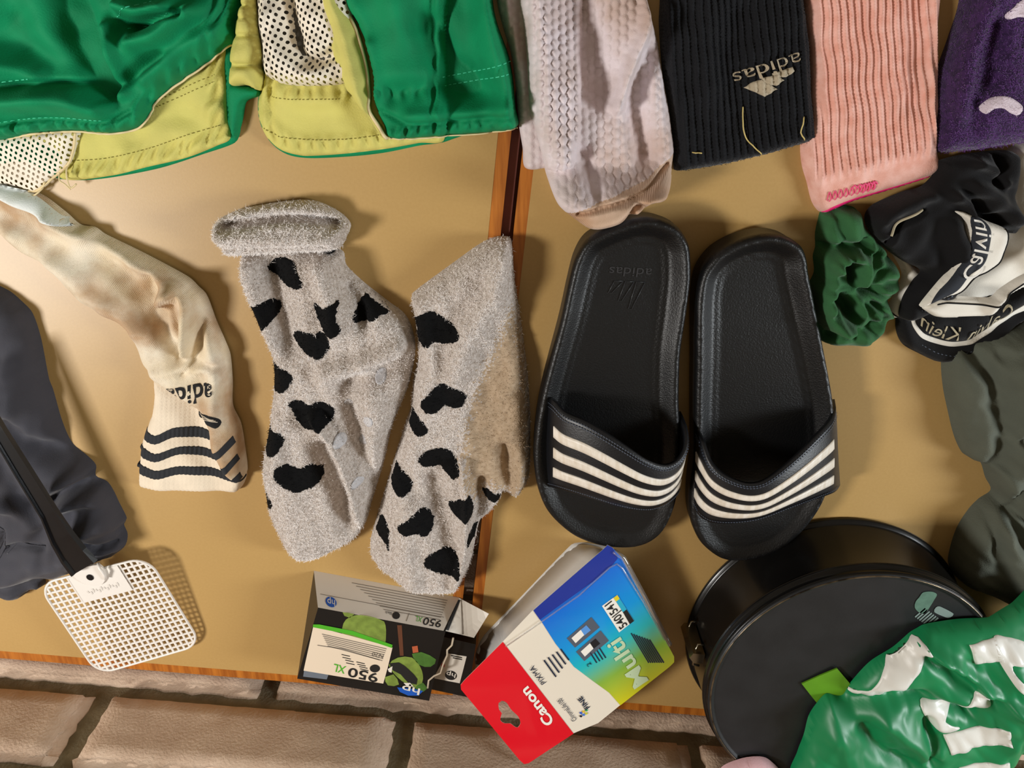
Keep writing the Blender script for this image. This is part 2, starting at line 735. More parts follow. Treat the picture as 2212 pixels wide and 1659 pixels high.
def brick_mesh(seed, L=0.243, H=0.0695, D=0.06):
    """one brick, face on the local x/z plane at y=0, ragged arrises"""
    r = np.random.default_rng(seed)
    nx, nz = 30, 10
    V, Fc = [], []
    for j in range(nz + 1):
        for i in range(nx + 1):
            x, z = i / nx, j / nz
            ex, ez = min(x, 1 - x) * nx, min(z, 1 - z) * nz
            dep = 0.0
            if ex < 1:
                dep = max(dep, 0.0030)
            if ez < 1:
                dep = max(dep, 0.0030)
            X, Z = x * L, z * H
            if ex < 1:
                X += r.normal(0, 0.0009)
            elif ex < 2:
                X += (0.5 - x) / abs(0.5 - x) * -0.0064
            if ez < 1:
                Z += r.normal(0, 0.0011)
            elif ez < 2:
                Z += (0.5 - z) / abs(0.5 - z) * -0.0054
            V.append((X, -dep + r.normal(0, 0.00022), Z))
    w = nx + 1
    for j in range(nz):
        for i in range(nx):
            a = j * w + i
            Fc.append((a, a + 1, a + w + 1, a + w))
    ring = [i for i in range(w)] + [j * w + nx for j in range(1, nz + 1)] + [nz * w + i for i in range(nx - 1, -1, -1)] + [j * w for j in range(nz - 1, 0, -1)]
    b = len(V)
    for i in ring:
        V.append((V[i][0], -D, V[i][2]))
    n = len(ring)
    for k in range(n):
        Fc.append((ring[(k + 1) % n], ring[k], b + k, b + (k + 1) % n))
    me = bpy.data.meshes.new('brick')
    me.from_pydata(V, [], [f[::-1] for f in Fc])
    me.materials.append(m_brick)
    me.polygons.foreach_set('use_smooth', [True] * len(me.polygons))
    me.update()
    return me


BR = [brick_mesh(k) for k in range(5)]
wang = math.atan2(ED[1], ED[0])
bn = 0
for row in range(-3, 5):
    z0 = 0.0200 + (row - 1) * 0.0832
    for k in range(-4, 7):
        s0 = 0.1065 + (row % 2 == 0) * 0.1305 + k * 0.258 if row % 2 else 0.2395 + k * 0.258
        o = bpy.data.objects.new('brick', BR[bn % 5])
        bn += 1
        COL.objects.link(o)
        o.parent = wall
        p = wall_pt(s0 + random.uniform(-.002, .002), z0, random.uniform(-0.0008, 0.0012)) - ROOT['wall_back']
        o.location = p
        o.rotation_euler = (0, 0, wang)


# two tables side by side
def table(label, s0, s1, t0, t1, side):
    c = ST((s0 + s1) / 2, (t0 + t1) / 2, FLZ)
    root = thing('table', label, 'table', c, 'laminate tables against the wall')
    b = 0.0085
    T = 0.022

    def sq(a0, a1, b0, b1):
        return [ST(a0, b0), ST(a1, b0), ST(a1, b1), ST(a0, b1)]
    slab('table_top', sq(s0 + b, s1 - b, t0 + b, t1 - b), -T, 0.0, m_lam, root)
    for qd in (sq(s0, s0 + b, t0, t1), sq(s1 - b, s1, t0, t1), sq(s0 + b, s1 - b, t0, t0 + b), sq(s0 + b, s1 - b, t1 - b, t1)):
        slab('edge_band', qd, -T, -0.0002, m_band, root)
    for (a0, b0) in ((s0 + .04, t0 + .04), (s1 - .09, t0 + .04), (s0 + .04, t1 - .09), (s1 - .09, t1 - .09)):
        slab('leg', sq(a0, a0 + .05, b0, b0 + .05), FLZ, -T, m_under, root)
    slab('apron', sq(s0 + .09, s1 - .09, t0 + .05, t0 + .07), -T - .07, -T, m_under, root)
    slab('apron', sq(s0 + .09, s1 - .09, t1 - .07, t1 - .05), -T - .07, -T, m_under, root)
    return root


table('cream laminate table with wooden edge strip under the heart socks and fly swatter', -0.50, 0.3975, 0.0, 0.80, 0)
table('cream laminate table with wooden edge strip under the black slides and cake tin', 0.4060, 1.30, 0.0, 0.80, 1)
# maroon strip added to fill the slit, as the floor below stays too dark
tb = bpy.data.objects['table']
slab('slit_filler', [ST(.3977, .155), ST(.4036, .155), ST(.4036, .80), ST(.3977, .80)], -0.020, -0.006, mat('filler_maroon', (116, 62, 52), rough=.6, var=.2, vscale=30), tb)
# OBJECTS

# ============================================================ green shorts
def npx(*a):
    return [tuple(map(float, p)) for p in a]


m_green = mat('green_cotton', (0, 136, 86), rough=0.75, var=0.15, vscale=60, bump=0.25, bscale=900, spec=0.25)
m_greenst = mat('green_thread', (60, 196, 150), rough=0.7)
m_yel = mat('yellow_cotton', (208, 200, 108), rough=0.8, var=0.10, vscale=50, bump=0.25, bscale=900)
m_cream = mat('cream_piping', (226, 205, 158), rough=0.8)
m_net = net_mat('white_net', (236, 226, 208), 0.0029, 0.5, 0.17)
m_darkth = mat('dark_thread', (120, 110, 30), rough=0.8)
sh = thing('shorts', 'green swim shorts with yellow lining and white net, across the upper left', 'shorts', tuple(G(560, 60, 0)))

# back layer seen from inside, green outside face showing as a rim below it
bl = Field(npx((205, 388), (338, 365), (439, 333), (506, 309), (518, 286), (521, 223), (513, 188), (500, 60), (480, -160), (-240, -180), (-240, 330), (60, 350), (120, 385)), 2.0, 8, step=9)
bl.mesh('back_panel', m_green, sh)
br = Field(npx((669, 342), (760, 338), (831, 330), (905, 315), (969, 304), (1040, 260), (1040, 0), (1030, -180), (560, -180), (556, 60), (566, 160), (556, 222), (562, 268), (584, 308), (620, 334)), 2.0, 8, step=9)
br.mesh('back_panel', m_green, sh)
yl = Field(npx((135, 386), (236, 380), (321, 360), (405, 340), (473, 313), (499, 298), (492, 257), (489, 189), (486, 142), (489, 100), (470, -160), (-200, -170), (-220, 290), (60, 300), (130, 330)), 2.6, 10, step=6, over=(bl,), gap=0.1,
           fn=lambda p, d, pr: 2.0 * np.sin(p[:, 0] * 0.25 + p[:, 1] * 0.10 + wob(p, 60, 1.2, 3)) * np.exp(-((d - 22) / 16) ** 2) + wob(p, 90, 1.3, 5) * pr)
yl.mesh('lining', m_yel, sh)
stitches('stitching', yl, npx((158, 346), (236, 340), (330, 318), (410, 290), (484, 268)), m_darkth, sh, 5, 4)
stitches('stitching', yl, npx((345, 230), (400, 205), (470, 175)), m_darkth, sh, 4, 5)
stitches('stitching', yl, npx((350, 216), (400, 190), (470, 160)), m_darkth, sh, 4, 5)
yr = Field(npx((571, 160), (557, 219), (560, 263), (580, 302), (608, 325), (648, 336), (669, 337), (736, 333), (831, 322), (905, 309), (960, 300), (960, 100), (940, -170), (570, -170), (560, 60)), 5.5, 16, step=6, over=(br,), gap=0.1,
           folds=[(npx((575, 250), (640, 300), (740, 300), (860, 290)), 14, 2.0), (npx((610, 190), (650, 215), (740, 215)), 18, 2.5)],
           fn=lambda p, d, pr: 2.0 * np.sin(p[:, 0] * 0.22 + wob(p, 70, 0.9, 13)) * (np.exp(-((d - 24) / 14) ** 2) + 0.8 * np.exp(-((p[:, 1] - 200) / 14) ** 2)) + wob(p, 80, 1.0, 15) * pr)
yr.mesh('lining', m_yel, sh)
stitches('stitching', yr, npx((575, 275), (610, 292), (680, 299), (760, 297), (830, 288)), m_darkth, sh, 5, 4)
stitches('stitching', yr, npx((590, 208), (640, 213), (740, 212)), m_darkth, sh, 4, 4)
# net lining
nl = Field(npx((-120, 300), (0, 296), (165, 282), (160, 324), (146, 358), (118, 382), (78, 414), (34, 405), (0, 402), (-120, 392)), 5, 20, base=4.5, step=6,
           fn=lambda p, d, pr: wob(p, 60, 0.8, 21) * pr)
nl.mesh('net_lining', m_net, sh)
nl.ribbon('net_hem', npx((165, 287), (158, 326), (146, 356), (112, 386), (80, 412), (60, 414)), 0.8, m_cream, sh, 0.4)
for ln in (npx((128, 372), (134, 388), (146, 396), (158, 408)), npx((146, 358), (150, 384), (158, 404), (170, 396)), npx((100, 392), (84, 416), (60, 428))):
    cord('loose_thread', nl.at(spline(ln, 4, False), 0.6), 0.55, m_cream, sh)
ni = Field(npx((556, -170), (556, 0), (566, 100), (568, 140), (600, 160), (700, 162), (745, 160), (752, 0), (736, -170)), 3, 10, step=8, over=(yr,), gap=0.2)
ni.mesh('net_shade_layer', mat('painted_shade', (74, 70, 62), rough=.9), sh)  # added dark layer, no real lining: painted shade behind the net holes
nr = Field(npx((552, -170), (553, 0), (557, 34), (567, 101), (564, 145), (574, 165), (601, 179), (641, 186), (709, 185), (745, 179), (770, 150), (760, 0), (740, -170)), 13, 34, step=5, over=(yr,), gap=0.3, zref=12,
           folds=[(npx((622, -20), (636, 40), (650, 105), (668, 128), (700, 126), (740, 112)), 15, -9), (npx((585, 40), (604, 120), (640, 158), (700, 160)), 26, 4)],
           fn=lambda p, d, pr: wob(p, 70, 1.2, 25) * pr)
nr.mesh('net_lining', m_net, sh)
# right front panel with its folded-over yellow strip
gr = Field(npx((734, -180), (744, 0), (771, 51), (788, 91), (808, 169), (808, 219), (828, 270), (842, 298), (888, 299), (939, 296), (1040, 291), (1117, 277), (1114, 236), (1108, 169), (1098, 118), (1074, 51), (1064, 0), (1060, -180)), 12, 26, step=5, over=(yr,), gap=1.5, zref=12,
           folds=[(npx((1052, -60), (1066, 80), (1096, 190), (1100, 262)), 34, 16.5), (npx((850, -60), (868, 60), (880, 150)), 44, 4.5), (npx((930, 60), (960, 140), (1010, 168)), 34, -10.5), (npx((888, 248), (1000, 244), (1100, 230)), 16, 4.5),
                  (npx((828, 240), (900, 266), (1118, 246)), 6, -2.4), (npx((800, 100), (812, 200)), 16, 4.5), (npx((850, 200), (960, 186), (1060, 196)), 24, -4.5)],
           fn=lambda p, d, pr: 2.0 * np.sin(p[:, 0] * 0.24 + wob(p, 80, 0.8, 33)) * np.exp(-((p[:, 1] + 0.06 * p[:, 0] - 336) / 12) ** 2) + 1.6 * np.sin(p[:, 0] * 0.33) * np.exp(-((p[:, 1] + 0.15 * p[:, 0] - 312) / 16) ** 2) * (p[:, 0] > 930) + wob(p, 120, 1.4, 31) * pr)
gr.mesh('front_panel', m_green, sh)
stitches('stitching', gr, npx((956, 167), (1010, 157), (1060, 146), (1104, 132)), m_greenst, sh, 7, 4)
stitches('stitching', gr, npx((960, 186), (1040, 172), (1104, 158)), m_greenst, sh, 7, 4)
gr.ribbon('edge_piping', npx((842, 299), (888, 300), (939, 297), (1040, 292), (1117, 278)), 0.5, m_cream, sh, 0.1)
ys = Field(npx((688, -180), (696, 0), (709, 68), (723, 128), (743, 182), (770, 223), (797, 257), (817, 287), (836, 300), (840, 296), (822, 268), (803, 238), (802, 203), (799, 159), (782, 88), (768, 51), (738, 0), (728, -180)), 10, 16, step=5, over=(yr,), gap=2.0, zref=12,
           folds=[(npx((720, 0), (750, 90), (772, 180), (790, 230)), 14, 4.5)], fn=lambda p, d, pr: wob(p, 60, .7, 41) * pr)
ys.mesh('folded_lining', m_yel, sh)
ys.ribbon('edge_piping', npx((735, 0), (765, 51), (779, 88), (796, 159), (799, 203), (800, 238), (818, 268), (838, 297)), 1.1, m_cream, sh, 1.0)
# left front panel
gl = Field(npx((-260, 316), (-60, 312), (0, 304), (67, 289), (152, 285), (236, 289), (294, 277), (320, 247), (325, 229), (358, 196), (388, 175), (435, 142), (496, 90), (508, 56), (518, 15), (508, -40), (500, -180), (-260, -180)), 15, 26, step=5, over=(yl,), gap=1.6, zref=14,
           folds=[(npx((-60, 228), (60, 218), (160, 212), (230, 228)), 26, 13.5), (npx((-60, 192), (40, 184), (120, 178), (200, 182), (246, 205)), 7, -6),
                  (npx((290, 15), (340, 28), (385, 20)), 22, 18), (npx((300, 60), (360, 40), (415, 30)), 9, -12), (npx((310, 90), (370, 78), (430, 30)), 22, 15),
                  (npx((150, -40), (190, 90), (240, 190)), 40, -12), (npx((250, 60), (262, 140), (270, 200)), 18, 9), (npx((240, 205), (300, 160), (360, 120)), 12, -6),
                  (npx((330, 170), (390, 120), (470, 70)), 20, 7.5), (npx((20, 60), (90, 130)), 50, -7.5), (npx((-20, 130), (40, 145), (90, 160)), 24, 7.5),
                  (npx((0, 268), (118, 254), (236, 262), (290, 240)), 6, -3)],
           fn=lambda p, d, pr: 2.4 * np.sin(p[:, 0] * 0.24 + p[:, 1] * .07 + wob(p, 70, 1.0, 53)) * np.exp(-((d - 14) / 11) ** 2) + wob(p, 110, 1.6, 51) * pr)
gl.mesh('front_panel', m_green, sh)
stitches('stitching', gl, npx((0, 265), (60, 256), (118, 252), (236, 258)), m_greenst, sh, 7, 5)
stitches('stitching', gl, npx((0, 180), (40, 174), (80, 170)), m_greenst, sh, 7, 5)
stitches('stitching', gl, npx((270, 38), (310, 26), (360, 6)), m_greenst, sh, 6, 5)
stitches('stitching', gl, npx((285, 62), (340, 48), (388, 30)), m_greenst, sh, 6, 5)
gl.ribbon('edge_piping', npx((0, 304), (67, 290), (152, 286), (236, 290), (294, 278), (320, 248), (325, 230), (358, 197), (388, 176), (435, 143), (496, 91)), 0.7, m_cream, sh, 0.0)
# rolled fly with drawstring channel
cy = Field(npx((516, -180), (516, -10), (504, 50), (503, 72), (493, 111), (491, 150), (493, 186), (527, 186), (556, 197), (561, 162), (556, 142), (565, 126), (560, 78), (554, 34), (550, -10), (550, -180)), 17, 30, base=5, step=5, zref=14,
           folds=[(npx((500, 78), (562, 76)), 5, -3), (npx((496, 140), (556, 142)), 6, -4.5), (npx((505, 10), (552, 14)), 5, -3.6), (npx((505, 38), (555, 42)), 4, -1.6)], fn=lambda p, d, pr: wob(p, 40, .8, 61) * pr)
cy.mesh('rolled_fly', m_yel, sh)
ge = Field(npx((494, 186), (527, 184), (558, 194), (556, 208), (540, 214), (528, 222), (520, 262), (508, 300), (500, 298), (494, 250)), 9, 14, base=2, step=5, zref=6)
ge.mesh('turned_edge', m_green, sh)

# ============================================================ stained white sock with dark stripes
m_sock = mat('stained_cotton', (234, 222, 200), rough=0.9, var=1, rgb2=(224, 206, 174), vscale=34, bump=0.45, bscale=1500, stain=((166, 118, 62), 20, 0.50, 0.72), sheen=0.15, wave=(330, 0.25, 0.7))
m_cuff = mat('cuff_cotton', (236, 220, 196), rough=0.9, var=0.08, vscale=80, bump=0.3, bscale=1200, sheen=0.15)
m_navy = mat('charcoal_yarn', (38, 40, 44), rough=0.9, bump=0.3, bscale=1200)
m_blackp = mat('black_yarn', (22, 22, 24), rough=0.92, bump=0.3, bscale=1200)
s1 = thing('sock', 'dirty white crew sock with three dark stripes at the cuff', 'sock', tuple(G(330, 800, 0)))


def rib1(p, d, pr):
    u = p[:, 0] + 0.02 * (p[:, 1] - 1000)
    return 0.45 * np.sin(u * 2 * math.pi / 9.0) * np.clip((p[:, 1] - 790) / 30, 0, 1) * pr


cuff = Field(npx((336, 812), (335, 850), (330, 888), (317, 921), (306, 954), (300, 1002), (298, 1043), (309, 1055), (407, 1063), (507, 1066), (522, 1052), (528, 1024), (505, 985), (480, 900), (480, 820)), 11, 16, step=4.5, zref=6,
             folds=[(npx((345, 850), (345, 930), (350, 1040)), 24, 2.5), (npx((420, 860), (440, 960), (470, 1050)), 26, -3)], fn=rib1)
cuff.mesh('cuff', m_cuff, s1)
for a in ([(319, 921), (345, 930), (385, 917), (440, 922), (470, 935), (474, 950), (450, 945), (385, 937), (345, 948), (315, 939)],
          [(308, 957), (345, 969), (400, 958), (470, 972), (498, 985), (500, 998), (470, 990), (400, 974), (345, 986), (305, 976)],
          [(302, 996), (345, 1005), (400, 1000), (480, 1012), (524, 1022), (526, 1036), (480, 1029), (400, 1017), (345, 1023), (300, 1013)]):
    cuff.decal('stripe', a, m_navy, s1, 0.6, step=3)
foot = Field(npx((-140, 330), (-60, 372), (0, 402), (73, 421), (130, 461), (163, 489), (195, 495), (217, 510), (285, 543), (353, 578), (401, 605), (421, 624), (439, 643), (461, 700), (480, 743), (491, 773), (496, 830), (497, 883), (514, 921), (523, 970), (529, 1024), (519, 1034), (492, 1004), (466, 958), (456, 905), (436, 874), (366, 838), (336, 826), (322, 804), (306, 787), (296, 760), (282, 730), (277, 708), (217, 678), (176, 654), (136, 613), (100, 575), (43, 548), (0, 507), (-60, 470), (-140, 430)), 15, 30, step=5, over=(), base=2, zref=9,
             folds=[(npx((352, 648), (400, 610), (418, 640), (416, 700), (408, 750)), 15, 11), (npx((330, 600), (350, 680), (368, 730), (392, 762)), 16, -8), (npx((372, 660), (386, 700), (396, 740)), 11, -8),
                    (npx((438, 690), (436, 740), (425, 770)), 12, -6), (npx((462, 720), (478, 790), (480, 860)), 20, 5), (npx((210, 520), (290, 600), (330, 680)), 26, -6),
                    (npx((120, 470), (200, 510), (300, 560), (390, 615)), 20, 6), (npx((130, 560), (220, 640), (300, 700)), 24, 5), (npx((340, 800), (400, 790), (450, 780)), 14, 4),
                    (npx((0, 450), (80, 490), (140, 530)), 22, -4), (npx((400, 800), (440, 775), (480, 785)), 8, -4), (npx((390, 855), (450, 890), (480, 960), (510, 1020)), 18, 5)],
             fn=lambda p, d, pr: 0.55 * np.sin((p[:, 0] - 0.25 * (p[:, 1] - 800)) * 2 * math.pi / 11) * np.exp(-((p[:, 1] - 800) / 26) ** 2) * pr + wob(p, 60, 1.1, 71) * pr + 6.5 * np.clip((p[:, 1] - 800) / 60, 0, 1))
foot.mesh('foot', m_sock, s1)
m_sockw = mat('white_sole', (226, 230, 226), rough=0.9, bump=0.3, bscale=1200)
foot.decal('clean_edge', npx((-20, 398), (20, 402), (73, 423), (130, 463), (160, 487), (110, 470), (60, 448), (10, 428), (-20, 414)), m_sockw, s1, 0.25)
for a in ([(468, 959), (490, 948), (511, 930), (516, 946), (495, 962), (476, 973)], [(485, 990), (505, 982), (519, 970), (523, 984), (508, 996), (496, 1004)], [(507, 1018), (525, 1009), (528, 1024), (520, 1033)]):
    foot.decal('stripe', a, m_navy, s1, 0.5, step=3, smooth=False)
ad_ = aff((472, 812), (-104, 18), (7, 34))
text('lettering', 'adida', lambda U: foot.at(ad_(U), 0.5), m_blackp, foot.obj, bold=0.02, keep=lambda U: inside(ad_(U), foot.poly))
foot.decal('leaf_mark', npx((436, 873), (448, 874), (468, 874), (482, 884), (490, 898), (482, 906), (466, 896), (448, 892)), m_blackp, s1, 0.4, step=4)
for k in range(3):
    foot.ribbon('leaf_mark_line', npx((440 + 3 * k, 876 + 4 * k), (460 + 4 * k, 877 + 4 * k), (478 + 3 * k, 886 + 4 * k)), 0.28, m_cuff, s1, 0.7)

# ============================================================ fluffy socks with hearts
m_fl = mat('grey_terry', (210, 200, 192), rough=0.95, var=1, rgb2=(176, 163, 152), vscale=420, bump=0.8, bscale=1200, sheen=0.3)
m_flh = mat('grey_terry_loop', (240, 234, 230), rough=0.95, sheen=0.2)
m_blk = mat('black_terry', (8, 8, 9), spec=0.2, rough=0.95, bump=0.6, bscale=1300)
m_flb = mat('worn_terry', (186, 164, 138), rough=0.95, var=1, rgb2=(168, 145, 118), vscale=300, bump=0.6, bscale=1300)
m_dot = mat('rubber_dot', (196, 194, 196), rough=0.5)


def heart_sock(label, outline, thick, edge, folds, hearts, worn, seed, n, cz, fnz=None, base=0):
    root = thing('sock', label, 'sock', tuple(G(*cz, 0)), 'fluffy grey socks with black hearts')
    folds = [(f_[0], f_[1], f_[2] * 1.3) + tuple(f_[3:]) for f_ in folds]
    f = Field(outline, thick, edge, base=base, folds=folds, step=5, fn=lambda p, d, pr: wob(p, 55, 0.9, seed) * pr + wob(p, 14, 0.22, seed + 1) + (fnz(p, d, pr) if fnz else 0))
    opoly = f.poly
    hearts = [[tuple(np.mean(h, 0) + (np.array(q) - np.mean(h, 0)) * 1.1) for q in h] for h in hearts]
    wp = spline(worn, 6)[:, :2] if worn is not None else None
    hp = []
    for h in hearts:
        hs = spline(h, 4.0)[:, :2]
        hp.append(hs)
    f.mesh('body', [m_fl, m_flb], root, mfun=(lambda c: (np.where(inside(c, wp), 1, -1) * segdist(c, wp) > np.random.default_rng(4).normal(4, 9, len(c))).astype(int)) if wp is not None else None)
    for h in hearts:
        r = np.random.default_rng(int(h[0][0]))
        hs = spline(h, 2.6)[:, :2]
        hs = hs + r.normal(0, 1.1, hs.shape)
        ch = hs.mean(0)
        for _ in range(14):
            bad = ~inside(hs, opoly) | (segdist(hs, opoly) < 4)
            hs[bad] += (ch - hs[bad]) * 0.12
        f.decal('heart', hs, m_blk, root, 0.6, step=3.5, smooth=False)

    def pick(p):
        mi = np.zeros(len(p), int)
        for hs in hp:
            mi[inside(p, hs)] = 1
        if wp is not None:
            k = inside(p, wp) & (mi == 0)
            mi[k & (np.random.default_rng(3).random(len(p)) < 0.8)] = -1
            mi[k & (mi == 0)] = 2
        rr = np.random.default_rng(9).random(len(p))
        mi[(mi == 1) & (rr < 0.6)] = -1
        return mi
    fibers(f, root, n, 2.1, [m_flh, m_blk, m_flb], pick, seed=seed, lean=0.95, w=0.19)
    return root, f


hl_out = npx((520, 545), (518, 556), (517, 602), (539, 653), (565, 711), (583, 762), (588, 816), (583, 888), (575, 943), (567, 997), (570, 1060), (578, 1109), (598, 1152), (620, 1190), (646, 1208), (685, 1207), (728, 1190), (768, 1166), (786, 1142), (796, 1106), (825, 1011), (842, 937), (858, 894), (877, 849), (886, 816), (894, 762), (885, 715), (868, 686), (839, 664), (796, 631), (774, 613), (742, 581), (731, 548), (640, 535))
hl_h = [npx((586, 574), (604, 557), (637, 557), (651, 581), (660, 602), (651, 610), (622, 606), (594, 588)),
        npx((543, 660), (565, 650), (586, 644), (604, 653), (604, 668), (594, 682), (572, 702), (557, 697)),
        npx((691, 644), (709, 650), (738, 639), (736, 668), (744, 693), (727, 706), (709, 693), (698, 671)),
        npx((771, 678), (778, 653), (796, 635), (843, 668), (821, 675), (800, 686), (776, 687)),
        npx((639, 724), (651, 707), (680, 709), (688, 713), (698, 704), (713, 707), (717, 733), (709, 747), (695, 758), (670, 747), (648, 736)),
        npx((588, 780), (612, 785), (633, 792), (639, 805), (623, 827), (594, 834), (589, 812)),
        npx((639, 856), (659, 850), (680, 859), (695, 854), (717, 859), (726, 874), (717, 892), (680, 906), (662, 899), (648, 874)),
        npx((577, 921), (601, 912), (621, 921), (621, 939), (604, 957), (577, 959)),
        npx((614, 994), (620, 982), (637, 981), (656, 992), (676, 987), (695, 999), (700, 1012), (689, 1025), (656, 1034), (630, 1021)),
        npx((569, 1047), (585, 1051), (598, 1064), (594, 1077), (581, 1090), (577, 1093), (571, 1073))]
hl, hlf = heart_sock('fluffy grey sock with black hearts and a thick rolled cuff', hl_out, 24, 46,
                     [(npx((596, 580), (612, 660), (632, 740)), 26, -8), (npx((540, 570), (560, 660), (585, 740)), 16, 4), (npx((700, 570), (722, 640), (730, 700)), 20, 5),
                      (npx((752, 620), (780, 660), (790, 690)), 16, -6), (npx((720, 790), (790, 770), (880, 735)), 20, 6), (npx((760, 820), (840, 788), (890, 770)), 22, -8),
                      (npx((690, 880), (740, 960), (770, 1050), (786, 1120)), 18, 7, 't'), (npx((700, 960), (740, 1050), (752, 1120)), 22, -8), (npx((800, 820), (820, 900), (800, 1000)), 26, 5),
                      (npx((760, 870), (790, 960), (805, 1040)), 18, -7), (npx((600, 1000), (640, 1080), (660, 1160)), 40, 4), (npx((610, 900), (600, 1000)), 24, 3)],
                     hl_h, None, 81, 30000, (700, 880))
for c, r in (((804, 886), 11), ((744, 930), 13), ((787, 943), 9), ((780, 1021), 11), ((825, 805), 12), ((757, 862), 9)):
    hlf.decal('grip_dot', [(c[0] + r * math.cos(a), c[1] + r * math.sin(a)) for a in np.linspace(0, 6.28, 9)[:-1]], m_dot, hl, 0.6, step=4)
cf = Field(npx((458, 505), (463, 480), (510, 458), (565, 447), (637, 438), (680, 442), (727, 465), (751, 490), (745, 512), (727, 541), (637, 548), (528, 554), (489, 552), (474, 530)), 25, 34, step=4.5, zref=14, base=3,
           folds=[(npx((490, 486), (560, 474), (640, 466), (700, 474), (725, 482)), 11, -13), (npx((480, 512), (560, 508), (680, 512), (730, 506)), 12, 3), (npx((480, 530), (600, 526), (735, 522)), 4, -2.0)],
           fn=lambda p, d, pr: wob(p, 24, 0.7, 91) * pr)
cf.mesh('cuff', m_fl, hl)
fibers(cf, hl, 9000, 2.0, [m_flh], seed=5, lean=0.95, w=0.19)
for k, ln in enumerate((npx((505, 478), (515, 462), (540, 466), (552, 478)), npx((560, 472), (566, 466), (578, 470), (584, 480)), npx((614, 440), (622, 456), (640, 468), (662, 474)), npx((590, 470), (600, 478), (596, 490)), npx((742, 482), (752, 488), (756, 498)))):
    cord('loose_thread', cf.at(spline(ln, 4, False), 1.6), 0.3, m_flh, hl)
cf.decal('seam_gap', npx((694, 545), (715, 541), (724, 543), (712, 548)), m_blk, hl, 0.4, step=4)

hr_out = npx((886, 653), (888, 641), (984, 570), (1035, 534), (1071, 518), (1100, 519), (1106, 534), (1111, 603), (1118, 653), (1129, 725), (1140, 816), (1145, 888), (1146, 930), (1146, 995), (1143, 1038), (1131, 1060), (1115, 1070), (1089, 1064), (1083, 1080), (1060, 1109), (1037, 1135), (1027, 1174), (1018, 1217), (1001, 1256), (982, 1283), (939, 1284), (874, 1265), (825, 1236), (799, 1204), (796, 1181), (809, 1132), (825, 1080), (848, 1002), (868, 940), (884, 891), (888, 860), (891, 827), (901, 780), (896, 707))
hr_h = [npx((896, 700), (908, 678), (934, 666), (962, 678), (990, 704), (984, 718), (962, 725), (941, 722), (930, 731), (908, 725)),
        npx((917, 852), (930, 838), (959, 812), (984, 821), (1002, 841), (999, 859), (981, 865), (962, 859), (944, 872), (926, 867)),
        npx((884, 877), (905, 888), (925, 910), (919, 921), (901, 924), (882, 903)),
        npx((912, 979), (926, 963), (956, 953), (975, 960), (992, 992), (988, 1008), (975, 1012), (959, 999), (952, 989), (923, 992)),
        npx((856, 995), (868, 1008), (891, 1028), (887, 1044), (868, 1052), (849, 1034)),
        npx((868, 1113), (891, 1093), (917, 1080), (935, 1103), (933, 1126), (920, 1135), (900, 1126), (878, 1126)),
        npx((972, 1080), (988, 1067), (1013, 1051), (1022, 1080), (1018, 1096), (992, 1101)),
        npx((1044, 1054), (1057, 1046), (1086, 1067), (1070, 1073)),
        npx((811, 1135), (819, 1113), (835, 1109), (843, 1129), (843, 1165), (835, 1152)),
        npx((1014, 1142), (1036, 1136), (1030, 1153), (1014, 1163)),
        npx((923, 1197), (933, 1181), (965, 1174), (988, 1187), (990, 1220), (965, 1218), (936, 1209))]
hr, hrf = heart_sock('fluffy grey sock with black hearts, worn brown sole and pointed cuff end', hr_out, 22, 44,
                     [(npx((1095, 560), (1060, 640), (1010, 720), (985, 800)), 26, 6), (npx((1100, 720), (1060, 820), (1050, 920)), 40, -4), (npx((1128, 980), (1124, 1020), (1112, 1058)), 14, 5),
                      (npx((1090, 960), (1100, 1010), (1110, 1045)), 14, -6), (npx((1000, 980), (1010, 1080), (1004, 1180), (985, 1250)), 14, 6, 't'), (npx((940, 1020), (960, 1100), (975, 1160)), 24, -6),
                      (npx((1040, 1030), (1035, 1090), (1024, 1140)), 16, -6), (npx((890, 1080), (880, 1180), (900, 1250)), 26, 4), (npx((900, 700), (930, 760), (920, 860)), 24, 3), (npx((870, 1000), (900, 1050)), 16, -3)],
                     hr_h, npx((1085, 700), (1110, 660), (1132, 760), (1143, 900), (1142, 1030), (1115, 1062), (1060, 1040), (1040, 1070), (1010, 1040), (1000, 960), (1020, 860)), 101, 30000, (980, 900))

